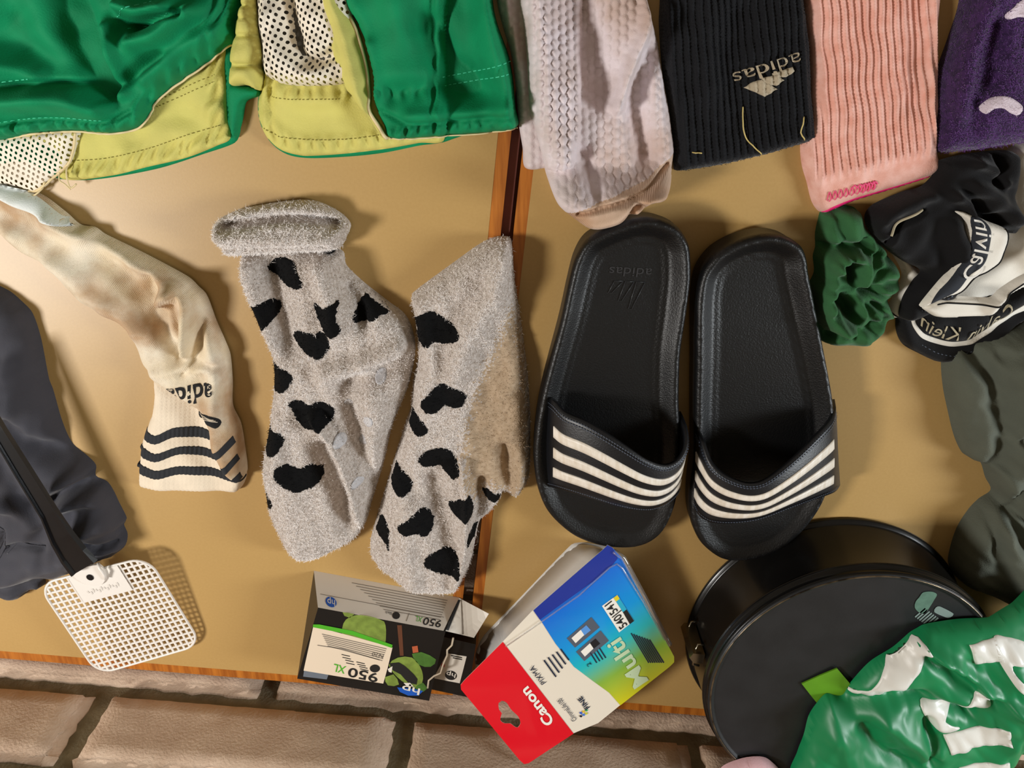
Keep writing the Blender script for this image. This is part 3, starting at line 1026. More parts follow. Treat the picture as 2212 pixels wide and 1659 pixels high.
# ============================================================ charcoal garment at the left edge
m_char = mat('charcoal_jersey', (60, 60, 68), rough=0.9, var=0.15, vscale=40, bump=0.2, bscale=1300, sheen=0.2)
dg = thing('jersey_garment', 'crumpled charcoal jersey garment at the left edge under the fly swatter', 'garment', tuple(G(60, 1050, 0)))
dgf = Field(npx((-220, 560), (-60, 610), (0, 637), (27, 659), (52, 686), (71, 741), (89, 830), (98, 853), (119, 924), (141, 970), (176, 1000), (193, 1019), (193, 1042), (217, 1054), (231, 1073), (244, 1100), (261, 1135), (255, 1148), (263, 1170), (258, 1194), (240, 1210), (218, 1217), (127, 1254), (86, 1264), (82, 1280), (60, 1282), (41, 1299), (19, 1302), (0, 1296), (-220, 1290)), 23, 50, step=6,
            folds=[(npx((30, 900), (100, 960), (160, 985)), 18, -8), (npx((118, 1074), (150, 1050), (192, 1042)), 11, -12), (npx((130, 1040), (165, 1020), (190, 1016)), 16, 6), (npx((150, 1078), (200, 1068), (228, 1078)), 10, 6),
                   (npx((185, 1160), (215, 1175), (250, 1172)), 10, -9), (npx((170, 1150), (200, 1130), (245, 1118)), 18, 6), (npx((200, 1195), (222, 1200), (248, 1198)), 7, -6), (npx((20, 830), (40, 920), (30, 1010)), 40, 6),
                   (npx((-20, 880), (20, 960), (60, 1060), (100, 1130)), 20, -6), (npx((0, 1060), (50, 1080), (90, 1120)), 14, 6), (npx((30, 1170), (60, 1160), (110, 1166)), 6, -4), (npx((0, 1190), (20, 1160), (28, 1130)), 5, -4),
                   (npx((-10, 1270), (40, 1262), (90, 1255)), 12, -8)],
            fn=lambda p, d, pr: wob(p, 90, 1.6, 111) * pr + wob(p, 34, .5, 112) * pr)
dgf.mesh('cloth', m_char, dg)
dgf.ribbon('seam', npx((-10, 1115), (28, 1122), (30, 1150), (14, 1190), (-10, 1210)), 0.6, m_char, dg, 0.2)
dgf.ribbon('seam', npx((30, 1180), (52, 1162), (80, 1164), (112, 1168)), 0.6, m_char, dg, 0.2)

# ============================================================ row of socks along the top
m_hon = mat('honeycomb_knit', (226, 214, 218), rough=0.85, var=1, rgb2=(208, 192, 190), vscale=40, bump=0.3, bscale=1500, sheen=0.2, stain=((172, 134, 100), 17, 0.50, 0.5))
m_toe = mat('tan_toe_knit', (206, 176, 152), rough=0.85, var=1, rgb2=(176, 134, 98), vscale=26, wave=(380, 0.35, 0.4), sheen=0.2)
hs_ = thing('sock', 'pale pink honeycomb-knit sock with tan toe, folded beside the green shorts', 'sock', tuple(G(1290, 200, 0)))


def honey(p, d, pr):
    c = np.floor((p[:, 0]) / 16.5)
    u = p[:, 0] / 16.5 - c - 0.5
    v = p[:, 1] / 21.0 + 0.5 * (c % 2)
    v = v - np.floor(v) - 0.5
    return 1.5 * np.clip(1 - (2.0 * np.abs(u)) ** 2.2 - (1.9 * np.abs(v)) ** 2.2, 0, 1) ** 0.6 * np.minimum(1, pr * 1.2)


hb = Field(npx((1060, -220), (1073, 0), (1087, 61), (1104, 118), (1114, 186), (1121, 270), (1129, 321), (1134, 363), (1168, 366), (1240, 340), (1260, 0), (1250, -220)), 8, 20, step=4.5, fn=honey,
           folds=[(npx((1095, 0), (1112, 90), (1130, 200)), 12, 3)])
hb.mesh('lower_layer', m_hon, hs_)
toe_y = lambda c: (c[:, 1] > 432 - (c[:, 0] - 1239) * 0.36 - 22 * np.clip((c[:, 0] - 1390) / 60, 0, 1)).astype(int)
hf = Field(npx((1122, -220), (1122, 0), (1131, 51), (1138, 135), (1144, 236), (1158, 287), (1171, 338), (1181, 380), (1202, 428), (1233, 455), (1260, 473), (1286, 477), (1326, 466), (1349, 448), (1362, 445), (1378, 433), (1418, 420), (1442, 396), (1456, 358), (1460, 321), (1452, 253), (1435, 152), (1428, 101), (1415, 51), (1398, 0), (1392, -220)), 19, 40, step=3.4, over=(hb,), gap=0.2, zref=11,
           folds=[(npx((1240, -40), (1262, 60), (1285, 140), (1300, 200)), 42, -12), (npx((1400, -40), (1388, 60), (1355, 150), (1330, 230)), 13, 13), (npx((1400, 120), (1375, 230), (1390, 330)), 26, -10),
                  (npx((1160, 0), (1175, 150), (1200, 290), (1240, 380)), 26, 5), (npx((1258, 330), (1275, 380), (1282, 410)), 16, -5), (npx((1240, 440), (1300, 424), (1380, 400), (1440, 352)), 7, -5, 't'),
                  (npx((1345, 452), (1352, 428), (1374, 424)), 6, -7), (npx((1386, 436), (1392, 424), (1410, 428)), 6, -7), (npx((1364, 440), (1382, 416), (1420, 410)), 9, 5), (npx((1260, 470), (1310, 455), (1345, 430)), 14, 4)],
           fn=lambda p, d, pr: honey(p, d, pr) * (1 - toe_y(p)) + wob(p, 90, .9, 121) * pr + 33 * (lambda t: t * t * (3 - 2 * t))(np.clip((p[:, 1] - 350) / 82, 0, 1)))
hf.mesh('body', [m_hon, m_toe], hs_, mfun=toe_y)

m_blks = mat('black_knit', (20, 21, 25), rough=0.95, bump=0.6, bscale=1000, sheen=0.15, spec=0.3)
m_ltan = mat('beige_yarn', (178, 164, 140), rough=0.9, bump=0.3, bscale=1200)
bk = thing('sock', 'black ribbed sock with beige three-bar logo and straw on it', 'sock', tuple(G(1590, 150, 0)))


def ribs(px, amp, slope=0.0, x0=0, x1=9999, soft=0):
    def f(p, d, pr):
        u = p[:, 0] - slope * p[:, 1]
        z = (1 - np.abs(np.sin(u * math.pi / px))) * amp
        return z * pr
    return f


bkf = Field(npx((1436, -220), (1430, 0), (1428, 51), (1435, 152), (1452, 253), (1458, 321), (1460, 368), (1466, 372), (1485, 371), (1566, 358), (1651, 338), (1735, 314), (1758, 306), (1764, 298), (1762, 270), (1755, 203), (1749, 84), (1739, 0), (1732, -220)), 14, 24, step=4.5, zref=8,
            folds=[(npx((1500, -20), (1520, 100), (1525, 220)), 30, 3), (npx((1600, 20), (1580, 120), (1600, 240)), 40, -4)],
            fn=lambda p, d, pr: ribs(15.5, 2.6, 0.07)(p, d, pr) + wob(p, 80, .8, 131) * pr)
bkf.mesh('body', m_blks, bk)
fibers(bkf, bk, 7000, 1.1, [m_blks], seed=15, lean=0.9, w=0.15, name='fuzz')
text('lettering', 'adidas', lambda U: bkf.at(aff((1716, 112), (-138, 46), (9, 28))(U), 1.6), m_ltan, bkf.obj, bold=0.0)
for a in (npx((1660, 158), (1703, 144), (1708, 153), (1690, 165), (1664, 167)), npx((1636, 168), (1668, 161), (1684, 172), (1668, 184), (1648, 181)), npx((1604, 189), (1622, 176), (1638, 171), (1670, 191), (1646, 208), (1630, 200))):
    bkf.decal('logo_bar', a, m_ltan, bk, 1.4, step=5, smooth=False)
m_straw = mat('dry_straw', (202, 180, 112), rough=0.7)
for i, (ln, lab) in enumerate(((npx((1602, 230), (1602, 289), (1639, 331)), 'long bent straw stalk on the black ribbed sock'), (npx((1727, 250), (1720, 284), (1730, 300)), 'short curved straw bit near right edge of the black sock'), (npx((1490, 326), (1509, 327)), 'tiny straight straw bit at the black sock hem'))):
    st = cord('straw', bkf.at(spline(ln, 6, False), 1.2), 0.42, m_straw, None)
    tag(st, lab, 'straw', 'straw bits on the black sock')

m_pink = mat('pink_knit', (242, 190, 176), rough=0.92, var=1, rgb2=(228, 166, 148), vscale=120, bump=0.4, bscale=1300, sheen=0.3)
m_hot = mat('hot_pink_yarn', (255, 36, 130), rough=0.85, bump=0.2, bscale=1300)
m_hot2 = mat('rose_print', (236, 84, 130), rough=0.85)
pk = thing('sock', 'pink ribbed sock with a bright pink hem line', 'sock', tuple(G(1890, 180, 0)))
pkf = Field(npx((1732, -220), (1741, 0), (1752, 127), (1750, 254), (1736, 310), (1738, 356), (1749, 396), (1759, 436), (1772, 457), (1787, 462), (1845, 437), (1931, 411), (2007, 386), (2028, 370), (2031, 350), (2024, 318), (2027, 229), (2027, 102), (2031, 0), (2034, -220)), 11, 20, step=3.6, zref=6,
            folds=[(npx((1975, -40), (1978, 100), (1970, 220)), 26, -3.5), (npx((1800, 0), (1820, 200), (1850, 380)), 40, 2)],
            fn=lambda p, d, pr: (1 - np.abs(np.sin((p[:, 0] - 0.075 * p[:, 1] + wob(p, 110, 2.4, 141)) * math.pi / 16.6))) * 2.8 * pr * np.clip((400 - (p[:, 0] - 1787) * 0.26 - p[:, 1]) / 30, 0, 1))
pkf.mesh('body', m_pink, pk)
pkf.decal('hem_line', npx((1776, 458), (1787, 462), (1845, 437), (1931, 411), (2000, 388), (2004, 379), (1931, 400), (1845, 424), (1790, 446)), m_hot, pk, 0.3, step=5)
for k in range(9):
    x = 1780 + k * 11.5
    pkf.ribbon('print', npx((x, 430 - k * 3.2), (x + 5, 412 - k * 3.0), (x + 9, 426 - k * 3.2), (x + 4, 432 - k * 3.2)), 0.35 + 0.25 * (k > 5), m_hot2, pk, 0.4)
for k in range(5):
    x = 1830 + k * 11
    pkf.ribbon('print', npx((x, 404 - k * 2), (x + 7, 396 - k * 2), (x + 12, 402 - k * 2)), 0.5, m_hot2, pk, 0.4)

m_pur = mat('purple_terry', (60, 28, 82), rough=0.95, var=1, rgb2=(36, 12, 54), vscale=260, bump=0.8, bscale=1100, sheen=0.3)
m_purl = mat('purple_terry_loop', (98, 56, 124), rough=0.95, sheen=0.4)
m_wht = mat('white_terry', (222, 206, 216), rough=0.95, bump=0.5, bscale=1100)
pu = thing('sock', 'fuzzy dark purple sock with white patches in the upper right corner', 'sock', tuple(G(2140, 160, 0)))
puf = Field(npx((2110, -220), (2090, 0), (2067, 76), (2044, 140), (2029, 190), (2026, 254), (2025, 326), (2056, 333), (2133, 325), (2212, 312), (2330, 292), (2360, 0), (2350, -220)), 20, 44, step=6, zref=10,
            folds=[(npx((2110, 20), (2070, 120), (2060, 220)), 26, 5), (npx((2140, 60), (2120, 160), (2090, 215)), 26, -6), (npx((2080, 190), (2140, 240), (2212, 230)), 30, 3)], fn=lambda p, d, pr: wob(p, 60, 1.0, 151) * pr)
puf.mesh('body', m_pur, pu)
pw = [npx((2154, 32), (2173, 15), (2191, 0), (2230, -24), (2270, 0), (2250, 50), (2212, 46), (2183, 38), (2160, 43)), npx((2097, 231), (2112, 214), (2133, 206), (2158, 208), (2181, 226), (2173, 244), (2155, 241), (2140, 231), (2122, 232), (2107, 243))]
for a in pw:
    puf.decal('white_patch', a, m_wht, pu, 0.4, step=5)
pws = [spline(a, 4)[:, :2] for a in pw]
fibers(puf, pu, 22000, 1.9, [m_purl, m_wht], lambda p: np.where(inside(p, pws[0]) | inside(p, pws[1]), np.where(np.random.default_rng(2).random(len(p)) < .4, 1, -1), 0), seed=19, lean=1.0, w=0.2)

# ============================================================ fly swatter
m_swb = mat('black_plastic', (16, 17, 20), rough=0.25, spec=0.5)
m_sww = mat('white_plastic', (232, 226, 218), rough=0.4)
sw = thing('fly_swatter', 'fly swatter with black handle and white square grid head', 'fly swatter', tuple(G(250, 1330, 0)))
# head: a flat square with rounded corners, its handle side raised on the garment
HA, HB, HCc, HD = G(82, 1262, .026), G(318, 1203, .018), G(435, 1392, .006), G(212, 1456, .012)
hm = quad_map(HA, HB, HCc, HD)                       # u: handle side -> far side, v: left -> right


def hpt(x, y, off=0.0):
    return hm(np.array([[y, x]]), off)[0]


def rrect(r, n=8, a=0.0, b=1.0):
    out = []
    for cx_, cy_, a0 in ((b - r, b - r, 0), (a + r, b - r, 90), (a + r, a + r, 180), (b - r, a + r, 270)):
        for k in range(n + 1):
            t = math.radians(a0 + 90 * k / n)
            out.append((cx_ + r * math.cos(t), cy_ + r * math.sin(t)))
    return np.array(out)


rim = rrect(0.16)
cord('rim', np.array([hpt(x, y) for x, y in rim]), 1.1, m_sww, sw, True, 6)
NG = 19
V, Fc = [], []


def bar(x0, y0, x1, y1, w, h):
    d = np.array([x1 - x0, y1 - y0])
    d = d / np.linalg.norm(d)
    nx, ny = -d[1] * w, d[0] * w
    b = len(V)
    for off in (-h, h):
        for (x, y) in ((x0 - nx, y0 - ny), (x1 - nx, y1 - ny), (x1 + nx, y1 + ny), (x0 + nx, y0 + ny)):
            V.append(hpt(x, y, off))
    Fc.extend([(b + 3, b + 2, b + 1, b), (b + 4, b + 5, b + 6, b + 7), (b, b + 1, b + 5, b + 4), (b + 1, b + 2, b + 6, b + 5), (b + 2, b + 3, b + 7, b + 6), (b + 3, b, b + 4, b + 7)])


def span(c):
    r = 0.16
    e = min(c, 1 - c)
    return r - math.sqrt(max(0, r * r - (r - e) ** 2)) if e < r else 0.0


for k in range(1, NG):
    c = k / NG
    e = span(c)
    bar(c, e, c, 1 - e, 0.0085, 0.45)
    bar(e, c, 1 - e, c, 0.0085, 0.35)
gridm = mk('grid', V, Fc, m_sww, sw, False)
gridm['kind'] = 'stuff'
plate = flat_patch('plate', [(0, .28), (0.26, .28), (0.26, .73), (0, .73)], hm, m_sww, sw, off=1.3, step=.1)
m_emb = mat('embossed_plastic', (218, 212, 204), rough=0.35)
for k in range(12):            # worn, unreadable raised mark
    v_ = .36 + k * .025
    u_ = .165 + .012 * math.sin(k * 2.1)
    flat_patch('embossing', [(u_, v_), (u_ + .022 + .01 * (k % 3), v_ + .004), (u_ + .02, v_ + .014), (u_ - .004, v_ + .012)], hm, m_emb, plate, off=1.6, step=.02)
# clip that holds the handle
cl = [(-.06, .36), (-.06, .60), (.02, .61), (.09, .58), (.13, .50), (.10, .42), (.02, .36)]
clp = flat_patch('clip', cl, hm, m_sww, sw, off=3.4, step=.05, smooth=True)
sol = clp.modifiers.new('thick', 'SOLIDIFY')
sol.thickness = 0.0022
cord('clip_lip', np.array([hm(np.array([[u, v]]), o)[0] for u, v, o in ((-.07, .60, 2), (-.05, .615, 6), (.02, .62, 6), (.08, .59, 4))]), 1.2, m_sww, sw)
rv = [(0.03 + .03 * math.cos(a), .475 + .03 * math.sin(a)) for a in np.linspace(0, 6.28, 13)[:-1]]
flat_patch('rivet', rv, hm, m_swb, sw, off=3.8, step=.02)
# handle: a shallow channel that widens towards the head
hc = [((-70, 806), 13, 46), ((0, 932), 17, 44), ((55, 1022), 19, 42), ((108, 1108), 20, 40), ((135, 1160), 27, 38), ((160, 1198), 31, 35), ((183, 1226), 33, 33)]
V, Fc = [], []
for (c, hw, z) in hc:
    dirn = np.array([0.86, -0.51])
    for k, (f, dz) in enumerate(((-1, 0), (-0.86, 3.2), (-0.7, 3.2), (-0.62, 1.2), (0.62, 1.2), (0.7, 3.2), (0.86, 3.2), (1, 0), (0, -1.5))):
        p = G(c[0] + dirn[0] * hw * f, c[1] + dirn[1] * hw * f, z / 1000)
        p[2] += dz / 1000
        V.append(p)
for i in range(len(hc) - 1):
    for k in range(9):
        a, b = i * 9 + k, i * 9 + (k + 1) % 9
        Fc.append((a, b, b + 9, a + 9))
Fc.append(tuple(range(9))[::-1])
Fc.append(tuple(range((len(hc) - 1) * 9, len(hc) * 9)))
mk('handle', V, Fc, m_swb, sw, False)

# ============================================================ slides
m_eva = mat('black_foam', (9, 9, 10), rough=0.42, bump=0.3, bscale=900, spec=0.5)
m_bed = mat('black_footbed', (20, 18, 17), rough=0.55, bump=0.5, bscale=900, spec=0.4)
m_strap = mat('black_strap', (17, 18, 22), rough=0.4, bump=0.15, bscale=900)
m_stripe = mat('cracked_white_stripe', (240, 232, 220), rough=0.45, var=1, rgb2=(222, 210, 192), vscale=120, stretch=(3, 0.6, 1))
m_thread = mat('grey_thread', (70, 78, 92), rough=0.5)
m_emboss = mat('worn_emboss', (52, 52, 54), rough=0.3)


def slide(label, outl, heelz, toez, back, front, urange, emb, cz):
    root = thing('slide_sandal', label, 'sandal', tuple(G(*cz, 0)), 'pair of black slides')
    W3 = np.array([G(x, y, z / 1000) for x, y, z in outl])
    out = W3[:, :2] * 1000
    ymax, ymin = out[:, 1].max(), out[:, 1].min()

    def fn(p, d, pr):
        t = (ymax - p[:, 1]) / (ymax - ymin)               # 0 heel, 1 toe
        H = heelz + (toez - heelz) * np.clip((t - 0.25) / 0.5, 0, 1)
        e = np.clip(d / 2.2, 0, 1)
        z = H - 2.0 * (1 - np.sqrt(1 - (1 - e) ** 2))
        s = np.clip((d - 2.2) / 11.0, 0, 1)
        s = 0.75 * s + 0.25 * s * s * (3 - 2 * s) - 0.12 * np.exp(-((d - 14.5) / 1.2) ** 2)
        dep = 8.5 - 5.0 * np.clip((t - .62) / .25, 0, 1) + 2.0 * np.exp(-((t - .15) / .12) ** 2)
        return z - dep * s
    f = Field(out, 0.0, 5, step=2.2, world=True, fn=fn, smooth=True)
    f.thick = 0.0
    f.mesh('sole', m_eva, root, skirt=0.5, rings=[(0.12, 0.9), (0.3, 1.0), (0.34, 0.2), (0.8, 0.6), (1.0, -1.5)])
    # footbed insert
    inner = []
    # strap as a loft between its rear and front edges
    Bk = spline(np.array([G(x, y, z / 1000) * 1000 for x, y, z in back]), 3.0, False) / 1000
    Fr = spline(np.array([G(x, y, z / 1000) * 1000 for x, y, z in front]), 3.0, False) / 1000

    def resamp(Pn, n):
        l = np.r_[0, np.cumsum(np.linalg.norm(np.diff(Pn, axis=0), axis=1))]
        t = np.linspace(0, l[-1], n)
        return np.c_[[np.interp(t, l, Pn[:, k]) for k in range(3)]].T
    nu, nv = 61, 13
    B2, F2 = resamp(Bk, nu), resamp(Fr, nu)
    v = np.linspace(0, 1, nv)
    S = B2[None] * (1 - v)[:, None, None] + F2[None] * v[:, None, None]
    S[:, :, 2] += (0.004 * np.sin(v * math.pi))[:, None] * np.sin(np.linspace(0, math.pi, nu))[None] ** 0.5
    V = S.reshape(-1, 3)
    du = np.gradient(S, axis=1)
    dv = np.gradient(S, axis=0)
    nn = np.cross(du, dv)
    nn /= np.linalg.norm(nn, axis=2)[:, :, None] + 1e-12
    mid = nn[nv // 2, nu // 2]
    if mid[2] < 0:
        nn = -nn
    th = 0.0028
    V2 = (S - nn * th).reshape(-1, 3)
    Fc = []
    n0 = nu * nv

    def quad(a, b, c, d):
        Fc.append((a, b, c, d))
    for j in range(nv - 1):
        for i in range(nu - 1):
            a = j * nu + i
            quad(a, a + nu, a + nu + 1, a + 1)
            quad(n0 + a, n0 + a + 1, n0 + a + nu + 1, n0 + a + nu)
    for i in range(nu - 1):
        quad(i, i + 1, n0 + i + 1, n0 + i)
        b = (nv - 1) * nu + i
        quad(b + 1, b, n0 + b, n0 + b + 1)
    for j in range(nv - 1):
        a = j * nu
        quad(a + nu, a, n0 + a, n0 + a + nu)
        b = j * nu + nu - 1
        quad(b, b + nu, n0 + b + nu, n0 + b)
    st = mk('strap', np.concatenate([V, V2]), Fc, m_strap, root)

    def surf(u, vv, off=0.0):
        """point on the strap; u, vv in 0..1"""
        fu, fv = u * (nu - 1), vv * (nv - 1)
        i = np.clip(fu.astype(int), 0, nu - 2)
        j = np.clip(fv.astype(int), 0, nv - 2)
        a, b = (fu - i)[:, None], (fv - j)[:, None]

        def bl(A):
            return A[j, i] * (1 - a) * (1 - b) + A[j, i + 1] * a * (1 - b) + A[j + 1, i] * (1 - a) * b + A[j + 1, i + 1] * a * b
        return bl(S) + bl(nn) * off / 1000
    for (v0, v1) in ((.25, .37), (.49, .61), (.73, .85)):
        uu = np.linspace(urange[0], urange[1], 50)
        A = [surf(uu, np.full(50, v0 + (v1 - v0) * k / 3), 0.7) for k in range(4)]
        lo = [surf(uu, np.full(50, vv), -0.2) for vv in (v0, v1)]
        rows = [lo[0]] + A + [lo[1]]
        Vs = np.concatenate(rows)
        fs = []
        for r in range(len(rows) - 1):
            for i in range(49):
                a = r * 50 + i
                fs.append((a, a + 50, a + 51, a + 1))
        mk('stripe', Vs, fs, m_stripe, st)
    # stitched edges
    for vv, off in ((.045, .5), (.955, .5), (.085, .5)):
        Vt, ft = [], []
        for u in np.arange(.08, .93, .012):
            q_ = surf(np.array([u, u + .004, u + .008]), np.full(3, vv), off)
            t = q_[2] - q_[0]
            w_ = np.cross(t, nn[nv // 2, nu // 2])
            w_ = w_ / (np.linalg.norm(w_) + 1e-12) * .0004
            q_[1] += nn[nv // 2, nu // 2] * .0004
            b = len(Vt)
            for x in q_:
                Vt += [x - w_, x + w_]
            ft += [(b, b + 1, b + 3, b + 2), (b + 2, b + 3, b + 5, b + 4)]
        mk('stitching', Vt, ft, m_thread, st)
    # embossed logo in the heel
    if emb:
        P0, ax, ay = emb

        def onbed(U, o=0.35):
            p = aff(P0, ax, ay)(U)
            w = G(p[:, 0], p[:, 1], (heelz - 8) / 1000)
            q_ = f.at(w[:, :2] * 1000, o)
            return q_
        text('embossing', 'adidas', lambda U: onbed(U), m_emboss, root, bold=0.0)
        for k in range(3):
            x = 0.12 + k * .26
            U = np.array([(x, 1.5), (x + .2, 1.5), (x + .3, 1.5 + 1.3 + .8 * (2 - k)), (x + .22, 1.5 + 1.3 + .8 * (2 - k))])
            Q = onbed(np.r_[U, [U[0]]])
            cord('embossing', Q, 0.3, m_emboss, root, False, 4)
    return root, f


sl_out = [(1385, 457, 2), (1345, 464, 2), (1300, 481, 2), (1262, 503, 2), (1240, 540, 2), (1226, 592, 2), (1209, 670, 2), (1189, 748, 3), (1172, 817, 4), (1160, 884, 5), (1154, 955, 6), (1157, 1000, 8), (1165, 1044, 12), (1182, 1092, 18), (1209, 1130, 23), (1247, 1161, 25), (1299, 1181, 26), (1354, 1186, 26), (1395, 1178, 26), (1426, 1157, 26), (1446, 1126, 26), (1460, 1085, 26), (1468, 1030, 26), (1470, 960, 27), (1466, 880, 28), (1466, 832, 28), (1470, 764, 30), (1483, 678, 31), (1491, 609, 30), (1488, 560, 26), (1478, 522, 18), (1453, 484, 8), (1422, 465, 3)]
slide('left black slide with three white stripes, heel under the pink honeycomb sock', sl_out, 31, 26,
      [(1172, 852, 6), (1180, 856, 20), (1194, 866, 33), (1216, 890, 42), (1264, 911, 51), (1312, 939, 57), (1360, 970, 60), (1400, 995, 60), (1440, 1006, 56), (1470, 992, 50), (1487, 960, 42), (1484, 920, 30), (1470, 888, 16)],
      [(1166, 1046, 8), (1177, 1050, 18), (1206, 1056, 33), (1257, 1071, 43), (1326, 1092, 49), (1370, 1101, 50), (1405, 1102, 48), (1440, 1090, 41), (1466, 1066, 30), (1470, 1040, 18)],
      (.17, .90), ((1410, 582), (-92, -4), (-3, 20)), (1330, 800))
sr_out = [(1628, 491, 2), (1577, 503, 2), (1533, 527, 2), (1506, 558, 2), (1495, 586, 2), (1490, 630, 3), (1489, 700, 3), (1490, 764, 4), (1490, 832, 5), (1491, 901, 6), (1492, 970, 8), (1489, 1040, 14), (1491, 1099, 20), (1501, 1143, 24), (1522, 1181, 26), (1556, 1207, 26), (1587, 1214, 26), (1635, 1209, 26), (1683, 1192, 26), (1728, 1157, 26), (1762, 1116, 26), (1784, 1075, 26), (1798, 1020, 26), (1804, 950, 27), (1801, 880, 28), (1792, 815, 30), (1773, 719, 31), (1758, 643, 31), (1745, 588, 29), (1733, 553, 22), (1708, 520, 10), (1670, 497, 4)]
slide('right black slide with three white stripes, toe over the rim of the cake tin', sr_out, 31, 26,
      [(1497, 916, 8), (1502, 925, 22), (1513, 950, 38), (1529, 994, 49), (1553, 1020, 55), (1584, 1037, 59), (1615, 1046, 61), (1646, 1042, 61), (1677, 1023, 59), (1721, 986, 53), (1766, 941, 44), (1797, 906, 34), (1806, 880, 22), (1803, 862, 10)],
      [(1493, 1064, 10), (1496, 1088, 22), (1508, 1112, 34), (1532, 1128, 42), (1577, 1131, 48), (1635, 1123, 50), (1704, 1099, 47), (1773, 1075, 36), (1805, 1062, 26), (1815, 1048, 12)],
      (.10, .86), None, (1640, 850))

# ============================================================ green scrunchie
m_scr = mat('dark_green_velour', (48, 102, 58), rough=0.95, var=0.15, vscale=90, bump=0.35, bscale=1200, sheen=0.1)
sc = thing('scrunchie', 'dark green fabric scrunchie beside the right slide', 'scrunchie', tuple(G(1840, 600, 0)))
scc = np.array([1836.0, 612.0])


def scfn(p, d, pr):
    q_ = p - scc
    ang = np.arctan2(q_[:, 1], q_[:, 0])
    r = np.hypot(q_[:, 0], q_[:, 1] * 0.62)
    z = 3.4 * np.sin(ang * 15 + wob(p, 60, .8, 161)) * np.clip((r - 18) / 40, 0, 1) * pr
    return z + wob(p, 45, 1.2, 163) * pr


scf = Field(npx((1787, 459), (1821, 449), (1856, 453), (1871, 473), (1879, 499), (1902, 522), (1923, 551), (1940, 575), (1946, 609), (1937, 638), (1924, 660), (1938, 690), (1920, 699), (1907, 719), (1894, 742), (1862, 751), (1827, 752), (1795, 748), (1775, 739), (1772, 705), (1761, 679), (1755, 647), (1756, 624), (1769, 595), (1767, 560), (1772, 540), (1772, 511), (1778, 482)), 21, 36, step=4.5, zref=10,
            folds=[(npx((1776, 530), (1830, 528), (1866, 520)), 9, -10), (npx((1785, 560), (1772, 620), (1772, 670), (1800, 696)), 17, 13), (npx((1800, 548), (1840, 546), (1852, 570), (1846, 600)), 13, 9),
                   (npx((1828, 568), (1832, 598)), 9, -12), (npx((1800, 640), (1822, 655), (1828, 672)), 12, -18), (npx((1846, 618), (1880, 616)), 8, -9), (npx((1788, 692), (1830, 690), (1846, 660), (1838, 640)), 10, 7),
                   (npx((1790, 715), (1850, 705), (1900, 690)), 10, -7), (npx((1860, 540), (1920, 560)), 8, -5), (npx((1860, 650), (1930, 650)), 8, -5)], fn=scfn)
scf.mesh('ruffle', m_scr, sc)

# ============================================================ underwear at the right
m_uw = mat('white_jersey', (232, 226, 214), rough=0.85, var=0.06, vscale=60, bump=0.2, bscale=1400)
m_ub = mat('black_jersey', (14, 13, 15), rough=0.92, bump=0.3, bscale=1200, sheen=0.12, spec=0.3)
m_ubp = mat('waistband_panel', (34, 38, 46), rough=0.85, bump=0.2, bscale=1400)
m_uwl = mat('waistband_lettering', (226, 222, 214), rough=0.85)
m_uwl2 = mat('woven_lettering', (176, 164, 136), rough=0.85)
uw = thing('white_underwear', 'white underwear with thin black outline print, under the black pair', 'underwear', tuple(G(2150, 560, 0)))
uwf = Field(npx((1915, 533), (1960, 558), (1995, 584), (2060, 520), (2120, 420), (2172, 338), (2230, 300), (2360, 290), (2360, 600), (2230, 612), (2150, 640), (2060, 662), (1990, 690), (1955, 690), (1926, 690), (1919, 680), (1922, 668), (1946, 622), (1954, 592), (1936, 556)), 8, 16, step=5, zref=5,
            fn=lambda p, d, pr: wob(p, 70, 1.2, 171) * pr, folds=[(npx((2200, 330), (2206, 450), (2220, 560)), 22, 6)])
uwf.mesh('cloth', m_uw, uw)
uwf.ribbon('printed_line', npx((1922, 672), (1935, 682), (1950, 686)), 0.45, m_ub, uw, 0.2)
uwf.ribbon('printed_line', npx((1952, 638), (1962, 630), (1972, 624)), 0.6, m_ub, uw, 0.2)
uwf.ribbon('printed_line', npx((2196, 462), (2205, 452), (2222, 444)), 0.4, m_ub, uw, 0.2)
uwf.ribbon('printed_line', npx((2212, 512), (2202, 520), (2202, 540), (2212, 548)), 0.45, m_ub, uw, 0.2)
ub = thing('black_underwear', 'black boxer briefs with lettered white waistband, crumpled at the right edge', 'underwear', tuple(G(2080, 640, 0)))
# upper crumpled part
ubf = Field(npx((1874, 470), (1885, 450), (1908, 436), (1960, 415), (1998, 404), (2033, 366), (2036, 349), (2090, 335), (2169, 326), (2200, 332), (2203, 358), (2197, 407), (2192, 427), (2201, 482), (2192, 507), (2160, 500), (2140, 540), (2110, 580), (2060, 640), (1990, 690), (1950, 690), (1955, 650), (1978, 610), (1994, 587), (1955, 566), (1908, 531), (1879, 494)), 13, 26, step=5, zref=14, base=9,
            folds=[(npx((1912, 520), (1930, 490), (1958, 470), (1984, 452)), 7, -9, 't'), (npx((2050, 420), (2075, 440), (2080, 460)), 12, 8), (npx((2090, 400), (2130, 420), (2180, 470)), 18, 7), (npx((2040, 480), (2060, 560), (2030, 620)), 22, 7),
                   (npx((2095, 440), (2120, 470), (2140, 470)), 12, -12), (npx((2100, 350), (2130, 365), (2150, 390)), 12, 7), (npx((2150, 340), (2140, 390)), 9, -8), (npx((1900, 470), (1940, 440), (2000, 420)), 14, 5)],
            fn=lambda p, d, pr: wob(p, 55, 1.8, 181) * pr)
ubf.mesh('body', m_ub, ub)
stitches('zigzag_stitching', ubf, npx((2078, 470), (2086, 510), (2076, 550), (2050, 596), (2016, 640), (1990, 668)), m_thread, ub, 4, 4, w=0.5)
